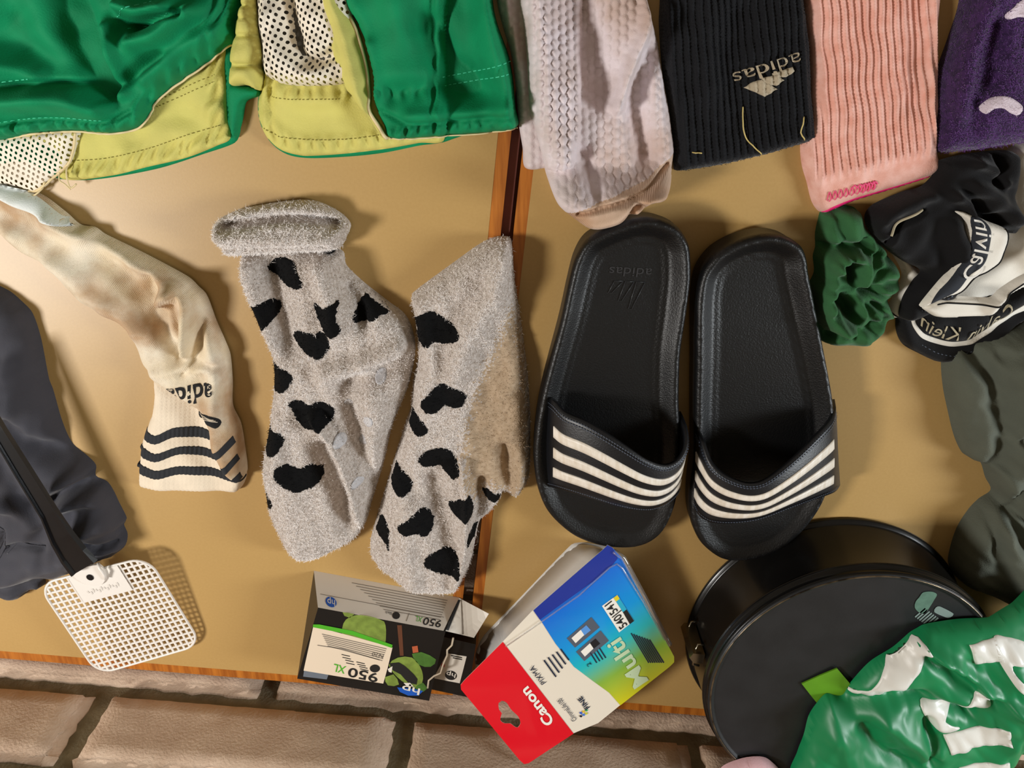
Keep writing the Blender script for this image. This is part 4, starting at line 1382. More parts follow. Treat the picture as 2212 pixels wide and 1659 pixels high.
stitches('zigzag_stitching', ubf, npx((2070, 474), (2076, 510), (2066, 550), (2040, 596), (2006, 640), (1982, 666)), m_thread, ub, 3, 4, w=0.5)
ubf.ribbon('label_edge', npx((1911, 503), (1928, 478), (1950, 462), (1978, 448)), 0.9, m_uwl2, ub, 0.5)
# lower loop: black body, cream line, lettered panel
lb = Field(npx((1966, 650), (1949, 668), (1944, 696), (1946, 725), (1960, 751), (1995, 771), (2024, 784), (2050, 786), (2090, 774), (2119, 757), (2163, 737), (2198, 708), (2230, 690), (2360, 660), (2360, 600), (2230, 612), (2170, 640), (2080, 660), (2010, 672)), 14, 26, step=5, zref=8, base=1,
           folds=[(npx((1974, 690), (1990, 720), (2040, 742), (2096, 737), (2150, 704), (2220, 664)), 18, -5)], fn=lambda p, d, pr: wob(p, 60, 1.0, 191) * pr)
lb.mesh('body', m_ub, ub)
lb.decal('waistband_line', npx((1968, 684), (1970, 704), (1990, 729), (2040, 746), (2098, 742), (2138, 717), (2186, 683), (2250, 652), (2244, 642), (2178, 674), (2132, 708), (2096, 731), (2040, 735), (1996, 720), (1978, 700), (1975, 684)), m_uw, ub, 0.4)
stitches('hem_stitching', lb, npx((1985, 740), (2020, 758), (2060, 764), (2110, 752)), m_thread, ub, 4, 5)
# mirrored lettering, as the inside of the band shows
def arc_text(s, f, base, up, m, parent, off, bold=0.0):
    """lettering whose foot follows a line; up = vector of the cap height"""
    L = spline(np.asarray(base, float), 3.0, False)
    l = np.r_[0, np.cumsum(np.linalg.norm(np.diff(L, axis=0), axis=1))]

    def g(U):
        t = U[:, 0] * l[-1]
        p = np.c_[np.interp(t, l, L[:, 0]), np.interp(t, l, L[:, 1])]
        return f.at(p + U[:, 1:2] * np.asarray(up, float), off)
    return text('lettering', s, g, m, parent, bold)


arc_text('Calvin Klein', lb, npx((2172, 676), (2128, 706), (2094, 727), (2044, 730), (2004, 718), (1984, 700)), (2, -32), m_uwl2, lb.obj, 1.3)
# upper waistband
wb = Field(npx((2079, 462), (2110, 466), (2145, 482), (2186, 499), (2190, 517), (2180, 551), (2169, 577), (2145, 595), (2117, 609), (2088, 638), (2047, 653), (2003, 672), (1999, 668), (2007, 656), (2041, 615), (2073, 580), (2096, 540), (2102, 499), (2092, 474)), 8, 22, step=4.5, zref=34, over=(ubf, uwf), gap=0.6,
           fn=lambda p, d, pr: wob(p, 60, .5, 201) * pr)
wb.base = 25
wb.over = ()
wb.mesh('waistband', m_uw, ub)
wb.decal('waistband_panel', npx((2102, 472), (2125, 473), (2140, 488), (2143, 511), (2137, 546), (2122, 577), (2096, 598), (2067, 632), (2036, 652), (2016, 659), (2034, 632), (2073, 588), (2098, 549), (2107, 503)), m_ubp, ub, 0.3)
arc_text('Calvin', wb, npx((2074, 600), (2092, 574), (2106, 540), (2110, 500), (2104, 474)), (33, 6), m_uwl, wb.obj, 1.8, 0.0)
wb.ribbon('waistband_line', npx((2184, 499), (2182, 530), (2168, 566), (2140, 588), (2110, 603), (2084, 632), (2060, 646)), 0.5, m_ub, ub, 0.3)
w2 = Field(npx((2000, 668), (2010, 678), (2033, 690), (2088, 690), (2135, 686), (2151, 673), (2166, 656), (2212, 628), (2330, 580), (2330, 548), (2212, 602), (2168, 630), (2155, 643), (2143, 648), (2072, 645), (2050, 647), (2020, 660)), 6, 14, step=4.5, zref=30, base=24, folds=[(npx((2140, 670), (2162, 642)), 14, 4)])
w2.mesh('waistband', m_uw, ub)
w2.ribbon('waistband_line', npx((2028, 660), (2050, 655), (2143, 659), (2158, 655), (2172, 640), (2212, 613)), 0.55, m_ub, ub, 0.3)

# ============================================================ grey-green garment at the right edge
m_gg = mat('grey_green_fleece', (92, 96, 84), rough=0.95, var=0.12, vscale=40, bump=0.4, bscale=1200)
gg = thing('fleece_garment', 'crumpled grey-green fleece at the right edge beside the cake tin', 'garment', tuple(G(2180, 1000, 0)))
ggf = Field(npx((2070, 760), (2055, 787), (2057, 845), (2068, 903), (2082, 960), (2100, 997), (2122, 1006), (2140, 1018), (2150, 1050), (2162, 1078), (2135, 1098), (2111, 1123), (2086, 1163), (2070, 1212), (2068, 1240), (2084, 1268), (2130, 1288), (2212, 1316), (2400, 1340), (2400, 700), (2212, 715), (2130, 740)), 30, 46, step=6, zref=14,
            folds=[(npx((2100, 760), (2130, 820), (2150, 900), (2150, 990)), 22, -10), (npx((2190, 760), (2180, 860), (2196, 960)), 40, 10), (npx((2185, 930), (2200, 890), (2230, 840)), 12, -9), (npx((2150, 1010), (2175, 1060), (2212, 1100)), 14, 9),
                   (npx((2180, 1050), (2186, 1090), (2212, 1120)), 10, -12), (npx((2130, 1110), (2136, 1170)), 12, -9), (npx((2170, 1100), (2192, 1160), (2230, 1220)), 14, -10), (npx((2140, 1130), (2180, 1200), (2190, 1280)), 26, 8), (npx((2150, 760), (2210, 745)), 14, -7)],
            fn=lambda p, d, pr: wob(p, 90, 2.0, 211) * pr + wob(p, 30, 0.9, 213) * pr)
ggf.mesh('cloth', m_gg, gg)

# ============================================================ cake tin upside down
m_tin = mat('dark_nonstick', (26, 25, 24), rough=0.24, spec=0.5, metal=0.35, bump=0.03, bscale=300, var=0.2, vscale=30)
m_tinb = mat('tin_base', (44, 45, 47), rough=0.42, metal=0.3, var=0.2, vscale=50, bump=0.05, bscale=600)
m_steel = mat('spring_steel', (170, 160, 140), rough=0.25, metal=1.0)
PC = np.array([0.2655, -0.4605])
PR, PH = 0.1165, 0.067
tn = thing('springform_tin', 'black springform cake tin lying upside down under the green bag', 'cake tin', (PC[0], PC[1], 0))


def lathe(name, prof, m, parent, seg=128):
    V, Fc = [], []
    n = len(prof)
    for i in range(seg):
        a = 2 * math.pi * i / seg
        for r, z in prof:
            V.append((PC[0] + r * math.cos(a), PC[1] + r * math.sin(a), z))
    for i in range(seg):
        for k in range(n - 1):
            a, b = i * n + k, ((i + 1) % seg) * n + k
            Fc.append((a, b, b + 1, a + 1))
    return mk(name, V, Fc, m, parent)


R_ = PR - 0.004
lathe('ring', [(R_ - .001, .001), (R_, .0005), (PR - .001, .0003), (PR, .0022), (PR - .0008, .0042), (R_ + .0006, .0046), (R_ - .0004, .006), (R_ - .001, PH - .014), (R_ - .0006, PH - .0125), (R_ + .0014, PH - .0112), (R_ + .0018, PH - .0095), (R_ + .0006, PH - .0078), (R_ - .0006, PH - .0062), (R_ - .001, PH - .004), (R_ - .0004, PH - .002), (R_ - .002, PH - .0018), (R_ - .003, PH - .004), (R_ - .004, .001)], m_tin, tn)
disc_o = lathe('base_disc', [(R_ - .001, PH - .0022), (R_ - .0005, PH - .0006), (R_ - .0018, PH + .0008), (R_ - .0038, PH + .0006), (R_ - .0048, PH - .0012), (R_ - .0062, PH - .0014), (0.05, PH - .0012), (0.0002, PH - .0012)], m_tinb, tn)
DZ = PH - .0012
m_rimhl = mat('rim_highlight', (150, 134, 112), rough=0.28, metal=0.9, var=1, rgb2=(60, 54, 48), vscale=90)
cord('rim_highlight', np.array([(PC[0] + (R_ - .0022) * math.cos(a), PC[1] + (R_ - .0022) * math.sin(a), PH + .0006) for a in np.linspace(0, 2 * math.pi, 161)[:-1]]), 0.65, m_rimhl, tn, True)  # lighter metal line added: the rim's highlight put into the colour
cord('rim_highlight', np.array([(PC[0] + (R_ + .0012) * math.cos(a), PC[1] + (R_ + .0012) * math.sin(a), PH - .0102) for a in np.linspace(0, 2 * math.pi, 161)[:-1]]), 0.7, mat('rolled_bead', (70, 64, 58), rough=.25, metal=.8), tn, True)  # second highlight line of the same sort, along the bead


def on_disc(pts, dz=.0003):
    p = np.array(pts, float)
    return G(p[:, 0], p[:, 1], DZ + dz)


def disc_patch(name, pts, m, smooth=True):
    poly = (spline(pts, 5) if smooth else straight(pts, 5))[:, :2]
    V, T, ar = tri2d(poly, 7)
    T[ar > 0] = T[ar > 0][:, ::-1]
    return mk(name, on_disc(V), [tuple(t) for t in T], m, disc_o, False)


m_res = mat('green_label_residue', (86, 122, 104), rough=0.7, var=0.2, vscale=200)
m_prt = mat('grey_print', (120, 138, 132), rough=0.6)
disc_patch('label_residue', npx((1986, 1290), (1994, 1280), (2012, 1278), (2024, 1284), (2018, 1296), (2012, 1306), (2004, 1318), (1996, 1326), (1984, 1322), (1976, 1312), (1978, 1300)), m_res)
for k in range(7):
    a = np.array([1976 + k * 4.6, 1332 + k * 3.4])
    disc_patch('print', [a, a + (22, -19), a + (24, -16.5), a + (2, 2.5)], m_prt, False)
disc_patch('print', npx((2022, 1312), (2030, 1310), (2060, 1326), (2052, 1334), (2044, 1334), (2018, 1322)), m_prt)
# spring catch on the side
cp = lambda ang, r, z: np.array([PC[0] + r * math.cos(ang), PC[1] + r * math.sin(ang), z])
a0 = math.radians(168)
cord('catch_wire', np.array([cp(a0 + .02, R_ + .001, .012), cp(a0 + .02, R_ + .006, .014), cp(a0 + .1, R_ + .007, .014), cp(a0 + .2, R_ + .006, .014), cp(a0 + .21, R_ + .001, .014)]), 1.0, m_steel, tn)
cord('catch_wire', np.array([cp(a0 + .02, R_ + .001, .040), cp(a0 + .02, R_ + .006, .040), cp(a0 + .1, R_ + .007, .040), cp(a0 + .2, R_ + .006, .040), cp(a0 + .21, R_ + .001, .040)]), 1.0, m_steel, tn)
V = []
for z in (.010, .046):
    for an, r in ((a0 + .06, R_ + .0005), (a0 + .06, R_ + .010), (a0 + .10, R_ + .012), (a0 + .14, R_ + .008), (a0 + .14, R_ + .0005)):
        V.append(cp(an, r, z))
mk('catch_lever', V, [(0, 1, 6, 5), (1, 2, 7, 6), (2, 3, 8, 7), (3, 4, 9, 8), (4, 3, 2, 1, 0), (5, 6, 7, 8, 9)], m_steel, tn, False)

# bright green tag on the tin
m_tag = mat('lime_card', (94, 150, 24), rough=0.5, var=0.08, vscale=60)
tg = np.array([G(x, y, DZ + .0005) for x, y in npx((1731, 1475), (1770, 1456), (1806, 1440), (1822, 1458), (1839, 1478), (1836, 1500), (1834, 1517), (1800, 1524), (1776, 1531), (1752, 1502))])
tp = np.r_[tg, tg + [0, 0, .0012]]
tp[:, 2] += np.r_[np.linspace(0, .002, 5), np.linspace(.002, 0, 5)].tolist() * 2
tgo = mk('card_tag', tp, [tuple(range(10))[::-1], tuple(range(10, 20))] + [(i, (i + 1) % 10, 10 + (i + 1) % 10, 10 + i) for i in range(10)], m_tag, None, False)
tag(tgo, 'small lime green card tag on the upturned cake tin', 'tag')

# ============================================================ green plastic bag
m_bag = mat('green_plastic_film', (14, 132, 78), rough=0.45, var=0.1, vscale=20, bump=0.08, bscale=60, spec=0.5)
m_bagw = mat('white_bag_print', (226, 224, 216), rough=0.4)
bgo = thing('plastic_bag', 'crumpled green plastic bag with large white letters lying on the cake tin', 'bag', (PC[0] + .06, PC[1] - .01, PH))


def bag_base(p):
    w = G(p[:, 0], p[:, 1], 0.085)
    r = np.hypot(w[:, 0] - PC[0], w[:, 1] - PC[1])
    return 68.5 - 40 * np.clip((r - 0.114) / 0.06, 0, 1) ** 1.0 * (w[:, 0] > PC[0])


bgf = Field(npx((1837, 1500), (1886, 1446), (1939, 1412), (1975, 1381), (1990, 1372), (2008, 1363), (2078, 1352), (2140, 1349), (2212, 1343), (2380, 1340), (2380, 1700), (2200, 1712), (2000, 1706), (1800, 1700), (1716, 1692), (1729, 1640), (1743, 1603), (1754, 1562), (1772, 1534), (1792, 1514), (1812, 1518), (1827, 1516)), 18, 44, base=bag_base, step=5, zref=76,
            folds=[(npx((1988, 1384), (2040, 1410), (2110, 1460), (2212, 1510)), 13, 9), (npx((1998, 1404), (2060, 1440), (2130, 1480)), 16, -6), (npx((1840, 1510), (1900, 1492), (1990, 1490), (2080, 1520)), 14, -8), (npx((1900, 1530), (1940, 1560), (2000, 1600)), 22, 9),
                   (npx((1860, 1560), (1890, 1600), (1960, 1640)), 18, -8), (npx((1800, 1570), (1820, 1610), (1850, 1650)), 24, 5), (npx((1990, 1540), (2000, 1620)), 14, -8), (npx((2010, 1490), (2100, 1470)), 20, 5), (npx((2170, 1440), (2180, 1560), (2170, 1650)), 40, 8)],
            fn=lambda p, d, pr: wob(p, 90, 1.2, 221) * pr + 1.3 * np.abs(wob(p, 50, 1, 222)) * pr)
bgf.mesh('film', m_bag, bgo, skirt=None)
for a in (npx((1984, 1377), (1994, 1394), (1960, 1440), (1914, 1488), (1837, 1500), (1876, 1478), (1928, 1415)),
          npx((2022, 1562), (2148, 1534), (2157, 1572), (2036, 1600)),
          npx((1977, 1506), (1988, 1499), (2043, 1495), (2070, 1476), (2089, 1460), (2103, 1464), (2122, 1494), (2096, 1499), (2050, 1513), (2029, 1520), (2026, 1534), (2040, 1544), (2057, 1548), (2036, 1556), (2008, 1551), (1988, 1530)),
          npx((2022, 1668), (2030, 1648), (2057, 1631), (2155, 1611), (2162, 1652), (2080, 1676)),
          npx((2078, 1373), (2138, 1363), (2146, 1400), (2089, 1411)),
          npx((2136, 1363), (2166, 1364), (2212, 1380), (2250, 1404), (2250, 1424), (2212, 1406), (2180, 1402), (2158, 1404), (2160, 1416), (2176, 1430), (2196, 1438), (2240, 1440), (2240, 1458), (2196, 1458), (2166, 1446), (2146, 1420), (2134, 1390)),
          npx((2190, 1496), (2230, 1510), (2230, 1540), (2212, 1522))):
    bgf.decal('white_letter', a, m_bagw, bgo, 0.9, step=6, smooth=len(a) > 6)

# pale pink corner of cloth at the bottom edge
m_pc = mat('pale_pink_cloth', (206, 164, 168), rough=0.9, bump=0.2, bscale=900)
pcf = Field(npx((1560, 1672), (1600, 1652), (1640, 1646), (1664, 1652), (1700, 1690), (1690, 1720), (1560, 1710)), 9, 20, base=68.5, step=6, zref=74)
pco = pcf.mesh('pink_cloth', m_pc, None)
tag(pco, 'pale pink cloth corner on the tin beside the green bag at the bottom', 'cloth')

# ============================================================ printer ink carton
m_ctn = mat('black_carton', (18, 18, 18), rough=0.32)
m_ctw = mat('white_carton', (224, 216, 204), rough=0.45)
m_lab = mat('carton_label', (226, 208, 184), rough=0.45)
m_ink = mat('print_black', (26, 26, 26), rough=0.5)
m_gry = mat('print_grey', (128, 118, 106), rough=0.5)
m_lime = mat('print_lime', (74, 170, 34), rough=0.45)
m_blue = mat('print_blue', (22, 84, 178), rough=0.45)
m_frt = mat('print_fruit', (128, 150, 66), rough=0.35, var=0.3, vscale=160)
m_frd = mat('print_leaf', (74, 116, 48), rough=0.35, var=0.3, vscale=120)
m_brn = mat('print_branch', (96, 58, 40), rough=0.35)
m_torn = mat('torn_card', (188, 172, 150), rough=0.9)
BH = .033
b0, b1 = G(678, 1234, 0), G(992, 1292, 0)
t0_, t1_, t2_, t3_ = G(687, 1313, BH), G(962, 1364, BH), G(927, 1514, BH), G(642, 1466, BH)
b2, b3 = t2_.copy(), t3_.copy()
b2[2] = b3[2] = 0
b3 = b3 + np.array([-.003, 0, 0])
hp = thing('ink_carton', 'torn open black printer-ink carton with white flap and lettering', 'carton', tuple((b0 + b2) / 2))
hpb = box('body', [b3, b2, b1, b0, t3_, t2_, t1_, t0_], m_ctn, hp)
top = quad_map(t0_, t1_, t2_, t3_)             # u: away from flap, v: left -> right


def tri_uv(px, py):
    """pixel on the top face -> its u,v"""
    w = G(px, py, BH)
    e1, e2 = t3_ - t0_, t1_ - t0_
    Mx = np.array([[e1[0], e2[0]], [e1[1], e2[1]]])
    return np.linalg.solve(Mx, (w - t0_)[:2])


def top_patch(name, pts, m, off=.25, smooth=False, parent=None):
    U = [tuple(tri_uv(*p)) for p in pts]
    e = quad_map(t0_, t1_, t1_ + t3_ - t0_, t3_)
    return flat_patch(name, U, e, m, parent or hpb, off, .06, smooth)


def top_text(name, s, o, ax, ay, m, off=.5, bold=0):
    f = aff(o, ax, ay)
    return text(name, s, lambda U: (lambda p: G(p[:, 0], p[:, 1], BH + off / 1000))(f(U)), m, hpb, bold)


# pictures on the lid: pale green fruit, leaves, a twig
def ell(cx_, cy_, a, b, rot=0, n=18):
    return [(cx_ + a * math.cos(t) * math.cos(rot) - b * math.sin(t) * math.sin(rot), cy_ + a * math.cos(t) * math.sin(rot) + b * math.sin(t) * math.cos(rot)) for t in np.linspace(0, 2 * math.pi, n + 1)[:-1]]


top_patch('fruit_print', npx((742, 1346), (756, 1332), (780, 1328), (812, 1334), (830, 1342), (834, 1370), (826, 1398), (780, 1392), (742, 1376)), m_frt, smooth=True)
top_patch('fruit_print', npx((740, 1322), (766, 1326), (756, 1334), (744, 1330)), m_frt, smooth=True)
top_patch('fruit_print', npx((840, 1436), (860, 1420), (890, 1420), (908, 1440), (914, 1466), (904, 1486), (880, 1478), (858, 1462)), m_frt, smooth=True)
top_patch('leaf_print', npx((890, 1412), (910, 1408), (942, 1424), (930, 1440), (906, 1436)), m_frd, smooth=True)
top_patch('leaf_print', npx((832, 1462), (850, 1456), (862, 1478), (838, 1480)), m_frt, .3, smooth=True)
top_patch('leaf_print', npx((896, 1486), (914, 1474), (924, 1486), (914, 1494)), m_frd, .3, smooth=True)
top_patch('twig_print', npx((858, 1350), (868, 1350), (872, 1416), (864, 1416)), m_brn)
top_patch('stalk_print', npx((890, 1396), (902, 1394), (904, 1408), (892, 1410)), mat('print_rust', (176, 88, 56), rough=.4), .4)
top_patch('dark_shape_print', npx((842, 1432), (862, 1430), (884, 1446), (902, 1466), (900, 1478), (882, 1474), (866, 1456), (850, 1448)), m_ink, .5, smooth=True)
top_patch('white_mark', npx((838, 1444), (848, 1438), (846, 1452), (840, 1450)), m_ctw, .6)
top_patch('white_mark', npx((872, 1474), (886, 1474), (894, 1482), (878, 1480)), m_ctw, .6)
top_patch('blue_disc', npx((858, 1484), (880, 1486), (914, 1492), (904, 1502), (882, 1502), (864, 1494)), m_blue, .35, smooth=True)
top_text('lettering', 'hp', (908, 1488), (-38, -8), (-3, 14), m_ctw, .6, .01)
# white label with the number
top_patch('label', npx((677, 1352), (762, 1374), (848, 1398), (838, 1440), (828, 1476), (740, 1462), (656, 1448)), m_lab, .35)
top_patch('label_stripe', npx((677, 1348), (690, 1348), (762, 1362), (848, 1392), (847, 1399), (762, 1371), (676, 1354)), m_lime, .5, smooth=False)
top_text('lettering', '950', (818, 1456), (-64, -14), (-4, 19), m_ink, .6, .015)
top_text('lettering', 'XL', (748, 1440), (-26, -6), (-4, 16), m_lime, .6, .01)
top_patch('black_dot', ell(810, 1443, 11, 8.5), m_ink, .6, True)
top_text('lettering', 'N20', (829, 1414), (-24, -6), (-2.5, 9), m_gry, .6)
for k in range(7):
    y = 1366 + k * 4.2
    top_patch('small_print', [(690 + k * 2 + 6, y + 2), (835 - k * 1.5, y + 34), (835 - k * 1.5, y + 35.6), (690 + k * 2 + 6, y + 3.6)], m_gry, .6)
top_patch('ruled_line', npx((686, 1392), (740, 1400), (820, 1424), (820, 1425.4), (740, 1401.6), (686, 1393.6)), m_gry, .6)
for x, y in ((738, 1412), (740, 1418), (746, 1424), (748, 1430), (770, 1428), (772, 1433), (776, 1438), (778, 1443)):
    top_patch('small_print', [(x, y), (x + 18, y + 4), (x + 18, y + 5.6), (x, y + 1.6)], m_ink, .6)
top_patch('grey_panel', npx((657, 1448), (710, 1456), (706, 1467), (655, 1461)), mat('print_bluegrey', (104, 112, 122), rough=.4), .3)
# pale side panel facing the room
side = quad_map(b0 + [0, .0004, 0], b1 + [0, .0004, 0], t1_ + [0, .0004, .0003], t0_ + [0, .0004, .0003])


def side_patch(name, pts, m, off=.2, smooth=False):
    return flat_patch(name, pts, side, m, side_o or hp, off, .08, smooth)


side_o = None
side_o = side_patch('side_panel', [(0, 0), (0, 1), (1, .985), (1, 0)], m_ctw, .2)


def side_text(s, u0, v0, v1, hgt, m, bold=0, u1=None):
    text('lettering', s, lambda U: side(np.c_[u0 + U[:, 1] * hgt + (0 if u1 is None else (u1 - u0) * U[:, 0]), v0 + (v1 - v0) * U[:, 0]], .5), m, side_o, bold)


for k in range(9):
    v0 = .40 + .05 * (k % 3)
    side_patch('small_print', [(.14 + k * .072, .26 + .03 * k), (.14 + k * .072, .93), (.158 + k * .072, .93), (.158 + k * .072, .26 + .03 * k)], m_gry, .45)
side_patch('ruled_line', [(.62, .03), (.63, .95), (.645, .95), (.635, .03)], m_gry, .45)
side_patch('logo_disc', [(.79 + .14 * math.cos(t), .105 + .042 * math.sin(t)) for t in np.linspace(0, 6.28, 17)[:-1]], m_blue, .45)
side_text('hp', .72, .135, .078, .18, m_ctw)
side_patch('black_dot', [(.83 + .10 * math.cos(t), .60 + .030 * math.sin(t)) for t in np.linspace(0, 6.28, 15)[:-1]], m_ink, .45)
side_patch('ruled_line', [(.70, .69), (.70, .695), (.93, .688), (.93, .683)], m_gry, .45)
side_text('950', .74, .95, .81, .20, m_ink, .01)
side_text('XL', .74, .80, .745, .15, m_lime)
side_text('Black', .76, .565, .515, .08, m_ink)
# open end flap
e0, e1 = b1 + np.array([.001, 0, .002]), t1_ + np.array([.001, 0, 0])
fa, fb, fc_ = G(992, 1292, .008), G(1056, 1326, .020), G(1024, 1378, .026)
fd = G(962, 1363, .031)
fl_ = flat_patch('end_flap', [(0, 0), (1, 0), (1, 1), (0, 1)], quad_map(fa, fd, fc_, fb), m_ctw, hp, .2, .2)
sol = fl_.modifiers.new('thick', 'SOLIDIFY')
sol.thickness = .0006
qm = quad_map(fa, fd, fc_, fb)
flat_patch('flap_edge', [(0, .05), (.06, .05), (.10, .97), (0, .97)], qm, m_ink, fl_, .6, .2)
flat_patch('flap_crease', [(.06, .02), (.09, .02), (.62, .98), (.57, .98)], qm, m_gry, fl_, .6, .2)
# torn edge of the lid
tz = np.array([G(x, y, BH + .0006) for x, y in npx((979, 1378), (976, 1394), (966, 1404), (966, 1416), (958, 1434), (952, 1454), (938, 1460), (926, 1470), (924, 1486))])
cord('torn_edge', tz, 0.8, m_torn, hp)
# black cartridge tray that slides out at the right
tr0 = [G(x, y, z) for x, y, z in ((958, 1376, .022), (1028, 1392, .022), (1010, 1506, .022), (926, 1488, .022))]
trb = [p * [1, 1, 0] for p in tr0]
tray = thing('ink_cartridge', 'black ink cartridge with a small white label sliding out of the torn carton', 'cartridge', tuple((trb[0] + trb[2]) / 2))
trayb = box('body', [trb[3], trb[2], trb[1], trb[0], tr0[3], tr0[2], tr0[1], tr0[0]], m_ctn, tray)


def tr_patch(name, pts, m, off=.3, smooth=False):
    poly = (spline(pts, 4) if smooth else straight(pts, 6))[:, :2]
    V, T, ar = tri2d(poly, 6)
    T[ar > 0] = T[ar > 0][:, ::-1]
    return mk(name, G(V[:, 0], V[:, 1], .022 + off / 1000), [tuple(t) for t in T], m, trayb, False)


tr_patch('label', npx((966, 1411), (1008, 1418), (993, 1476), (936, 1465)), m_ctw)
tr_patch('logo_disc', ell(974, 1459, 13, 10, .2), m_ink, .5, True)
text('lettering', 'hp', (lambda f: lambda U: (lambda p: G(p[:, 0], p[:, 1], .0227))(f(U)))(aff((985, 1456), (-20, -5), (-2, 9))), m_ctw, trayb, .01)
for k in range(2):
    tr_patch('small_print', [(974 + 4 * k, 1415 + 5 * k), (998, 1420 + 4 * k), (998, 1422 + 4 * k), (974 + 4 * k, 1417 + 5 * k)], m_ink, .5)
tr_patch('red_mark', ell(957, 1437, 4, 5), mat('print_red', (206, 60, 60), rough=.4), .5, True)

# ============================================================ ink multipack
m_card = mat('pack_card', (232, 222, 204), rough=0.25, coat=0.5)
m_red = mat('pack_red', (222, 14, 34), rough=0.3, coat=0.4)
m_grad = mat('pack_gradient', (0, 120, 210), rough=0.22, coat=0.5, attr=True)
m_deep = mat('pack_deep_blue', (28, 52, 150), rough=0.22, coat=0.5)
m_plast = mat('grey_shell', (206, 203, 198), rough=0.3, spec=0.5)
m_clear = mat('clear_plastic', (235, 238, 240), rough=0.08, trans=0.85, alpha=0.55)
m_bpr = mat('pack_print_dark', (20, 36, 60), rough=0.5)
CA, CB, CC_, CD = G(1312, 1178, .034), G(1458, 1428, .030), G(1134, 1652, .0575), G(994, 1480, .050)
cn = thing('ink_multipack', 'blue, white and red printer ink pack leaning on the brick wall', 'ink pack', tuple(G(1230, 1400, 0) ))
cq = quad_map(CA, CB, CC_, CD)


def cuv(px, py):
    """pixel seen on the pack front -> its u (towards the hanger) and v"""
    uv = np.array([.5, .5])
    tgt = np.array([px, py], float)
    for _ in range(12):
        def pr(uv_):
            w = cq(uv_[None])[0] - EYE
            zc = w @ FWD
            return np.array([CX + F * (w @ RGT) / zc, CY - F * (w @ UPV) / zc])
        r0 = pr(uv)
        J = np.c_[(pr(uv + [1e-4, 0]) - r0) / 1e-4, (pr(uv + [0, 1e-4]) - r0) / 1e-4]
        uv = uv + np.linalg.solve(J, tgt - r0)
    return uv


def cpoly(pts):
    return [tuple(cuv(*p)) for p in pts]


# front card, with the hanger hole cut through
hole = cpoly(npx((1077, 1518), (1084, 1513), (1094, 1517), (1104, 1532), (1120, 1548), (1124, 1562), (1118, 1571), (1110, 1568), (1102, 1562), (1090, 1562), (1081, 1556), (1082, 1546), (1084, 1540), (1078, 1532)))
hole_s = spline(hole, .02)[:, :2]
outer = np.array(cpoly(npx((1303, 1186), (1312, 1177), (1322, 1182), (1343, 1204), (1456, 1418), (1456, 1430), (1446, 1440), (1340, 1523), (1292, 1562), (1239, 1584), (1142, 1648), (1132, 1650), (1122, 1641), (996, 1489), (995, 1479), (1002, 1470), (1086, 1386), (1150, 1319))))
outer_s = straight(outer, .05)[:, :2]


def pack_patch(name, U, m, off, step=.04, smooth=False, colf=None, holes=()):
    return flat_patch(name, U, cq, m, po or cn, off, step, smooth, colf, holes)


po = None
po = pack_patch('front_card', outer_s, m_card, 0.0, .05, holes=[hole_s])
redp = cpoly(npx((1086, 1386), (1140, 1456), (1239, 1584), (1142, 1648), (1132, 1650), (1122, 1641), (996, 1489), (995, 1479), (1002, 1470)))
pack_patch('red_field', redp, m_red, .3, .04, holes=[hole_s])


def gcol(V):
    v = V[:, 1] + 0.10 * (V[:, 0] - .2)
    stops = [(-.1, (26, 56, 165)), (.12, (10, 108, 214)), (.42, (0, 150, 222)), (.62, (30, 186, 190)), (.80, (130, 176, 60)), (1.05, (206, 200, 20))]
    xs = [a for a, _ in stops]
    cs = np.array([lin(c) for _, c in stops])
    return np.c_[[np.interp(v, xs, cs[:, k]) for k in range(3)] + [np.ones(len(v))]].T


blup = cpoly(npx((1303, 1186), (1312, 1177), (1322, 1182), (1343, 1204), (1456, 1418), (1456, 1430), (1446, 1440), (1340, 1523), (1316, 1496), (1280, 1470), (1240, 1440), (1200, 1390), (1172, 1346), (1152, 1318)))
pack_patch('blue_field', blup, m_grad, .3, .03, colf=gcol)
deep = cpoly(npx((1303, 1186), (1312, 1177), (1322, 1182), (1334, 1206), (1320, 1222), (1280, 1256), (1166, 1338), (1152, 1318)))
pack_patch('deep_blue_side', deep, m_deep, .5, .04)


def ctext(s, o, ax, ay, m, off=.7, bold=0.0):
    f = aff(o, ax, ay)
    U0 = lambda U: np.array([cuv(*p) for p in f(U)])
    return text('lettering', s, lambda U: cq(U0(U), off), m, po, bold)


def cpatch(name, pts, m, off=.6, smooth=False):
    return pack_patch(name, cpoly(pts), m, off, .05, smooth)


m_pw = mat('pack_white', (240, 236, 226), rough=0.35)
m_pg = mat('pack_pale', (196, 216, 176), rough=0.35)
ctext('Canon', (1197, 1556), (-58, -76), (-17, 14), m_pw, .8, .03)
ctext('Multi', (1400, 1468), (-62, -94), (-30, 20), m_pg, .8, .02)
ctext('PIXMA', (1180, 1472), (-28, -36), (-10, 7), m_bpr, .7, .0)
ctext('ChromaLife100', (1246, 1552), (-34, -46), (-9, 7), m_bpr, .7)
ctext('FINE', (1274, 1526), (-18, -24), (-9, 7), m_bpr, .7, .02)
for k, c in enumerate(((40, 90, 200), (230, 190, 40), (40, 160, 90), (30, 30, 40), (60, 120, 210), (200, 200, 60))):
    x, y = 1254 + (k % 3) * 6, 1536 + (k // 3) * 7 - (k % 3) * 3
    cpatch('colour_dot', [(x, y), (x + 4, y + 3), (x + 1, y + 6), (x - 3, y + 3)], mat('dot%d' % k, c, rough=.4))
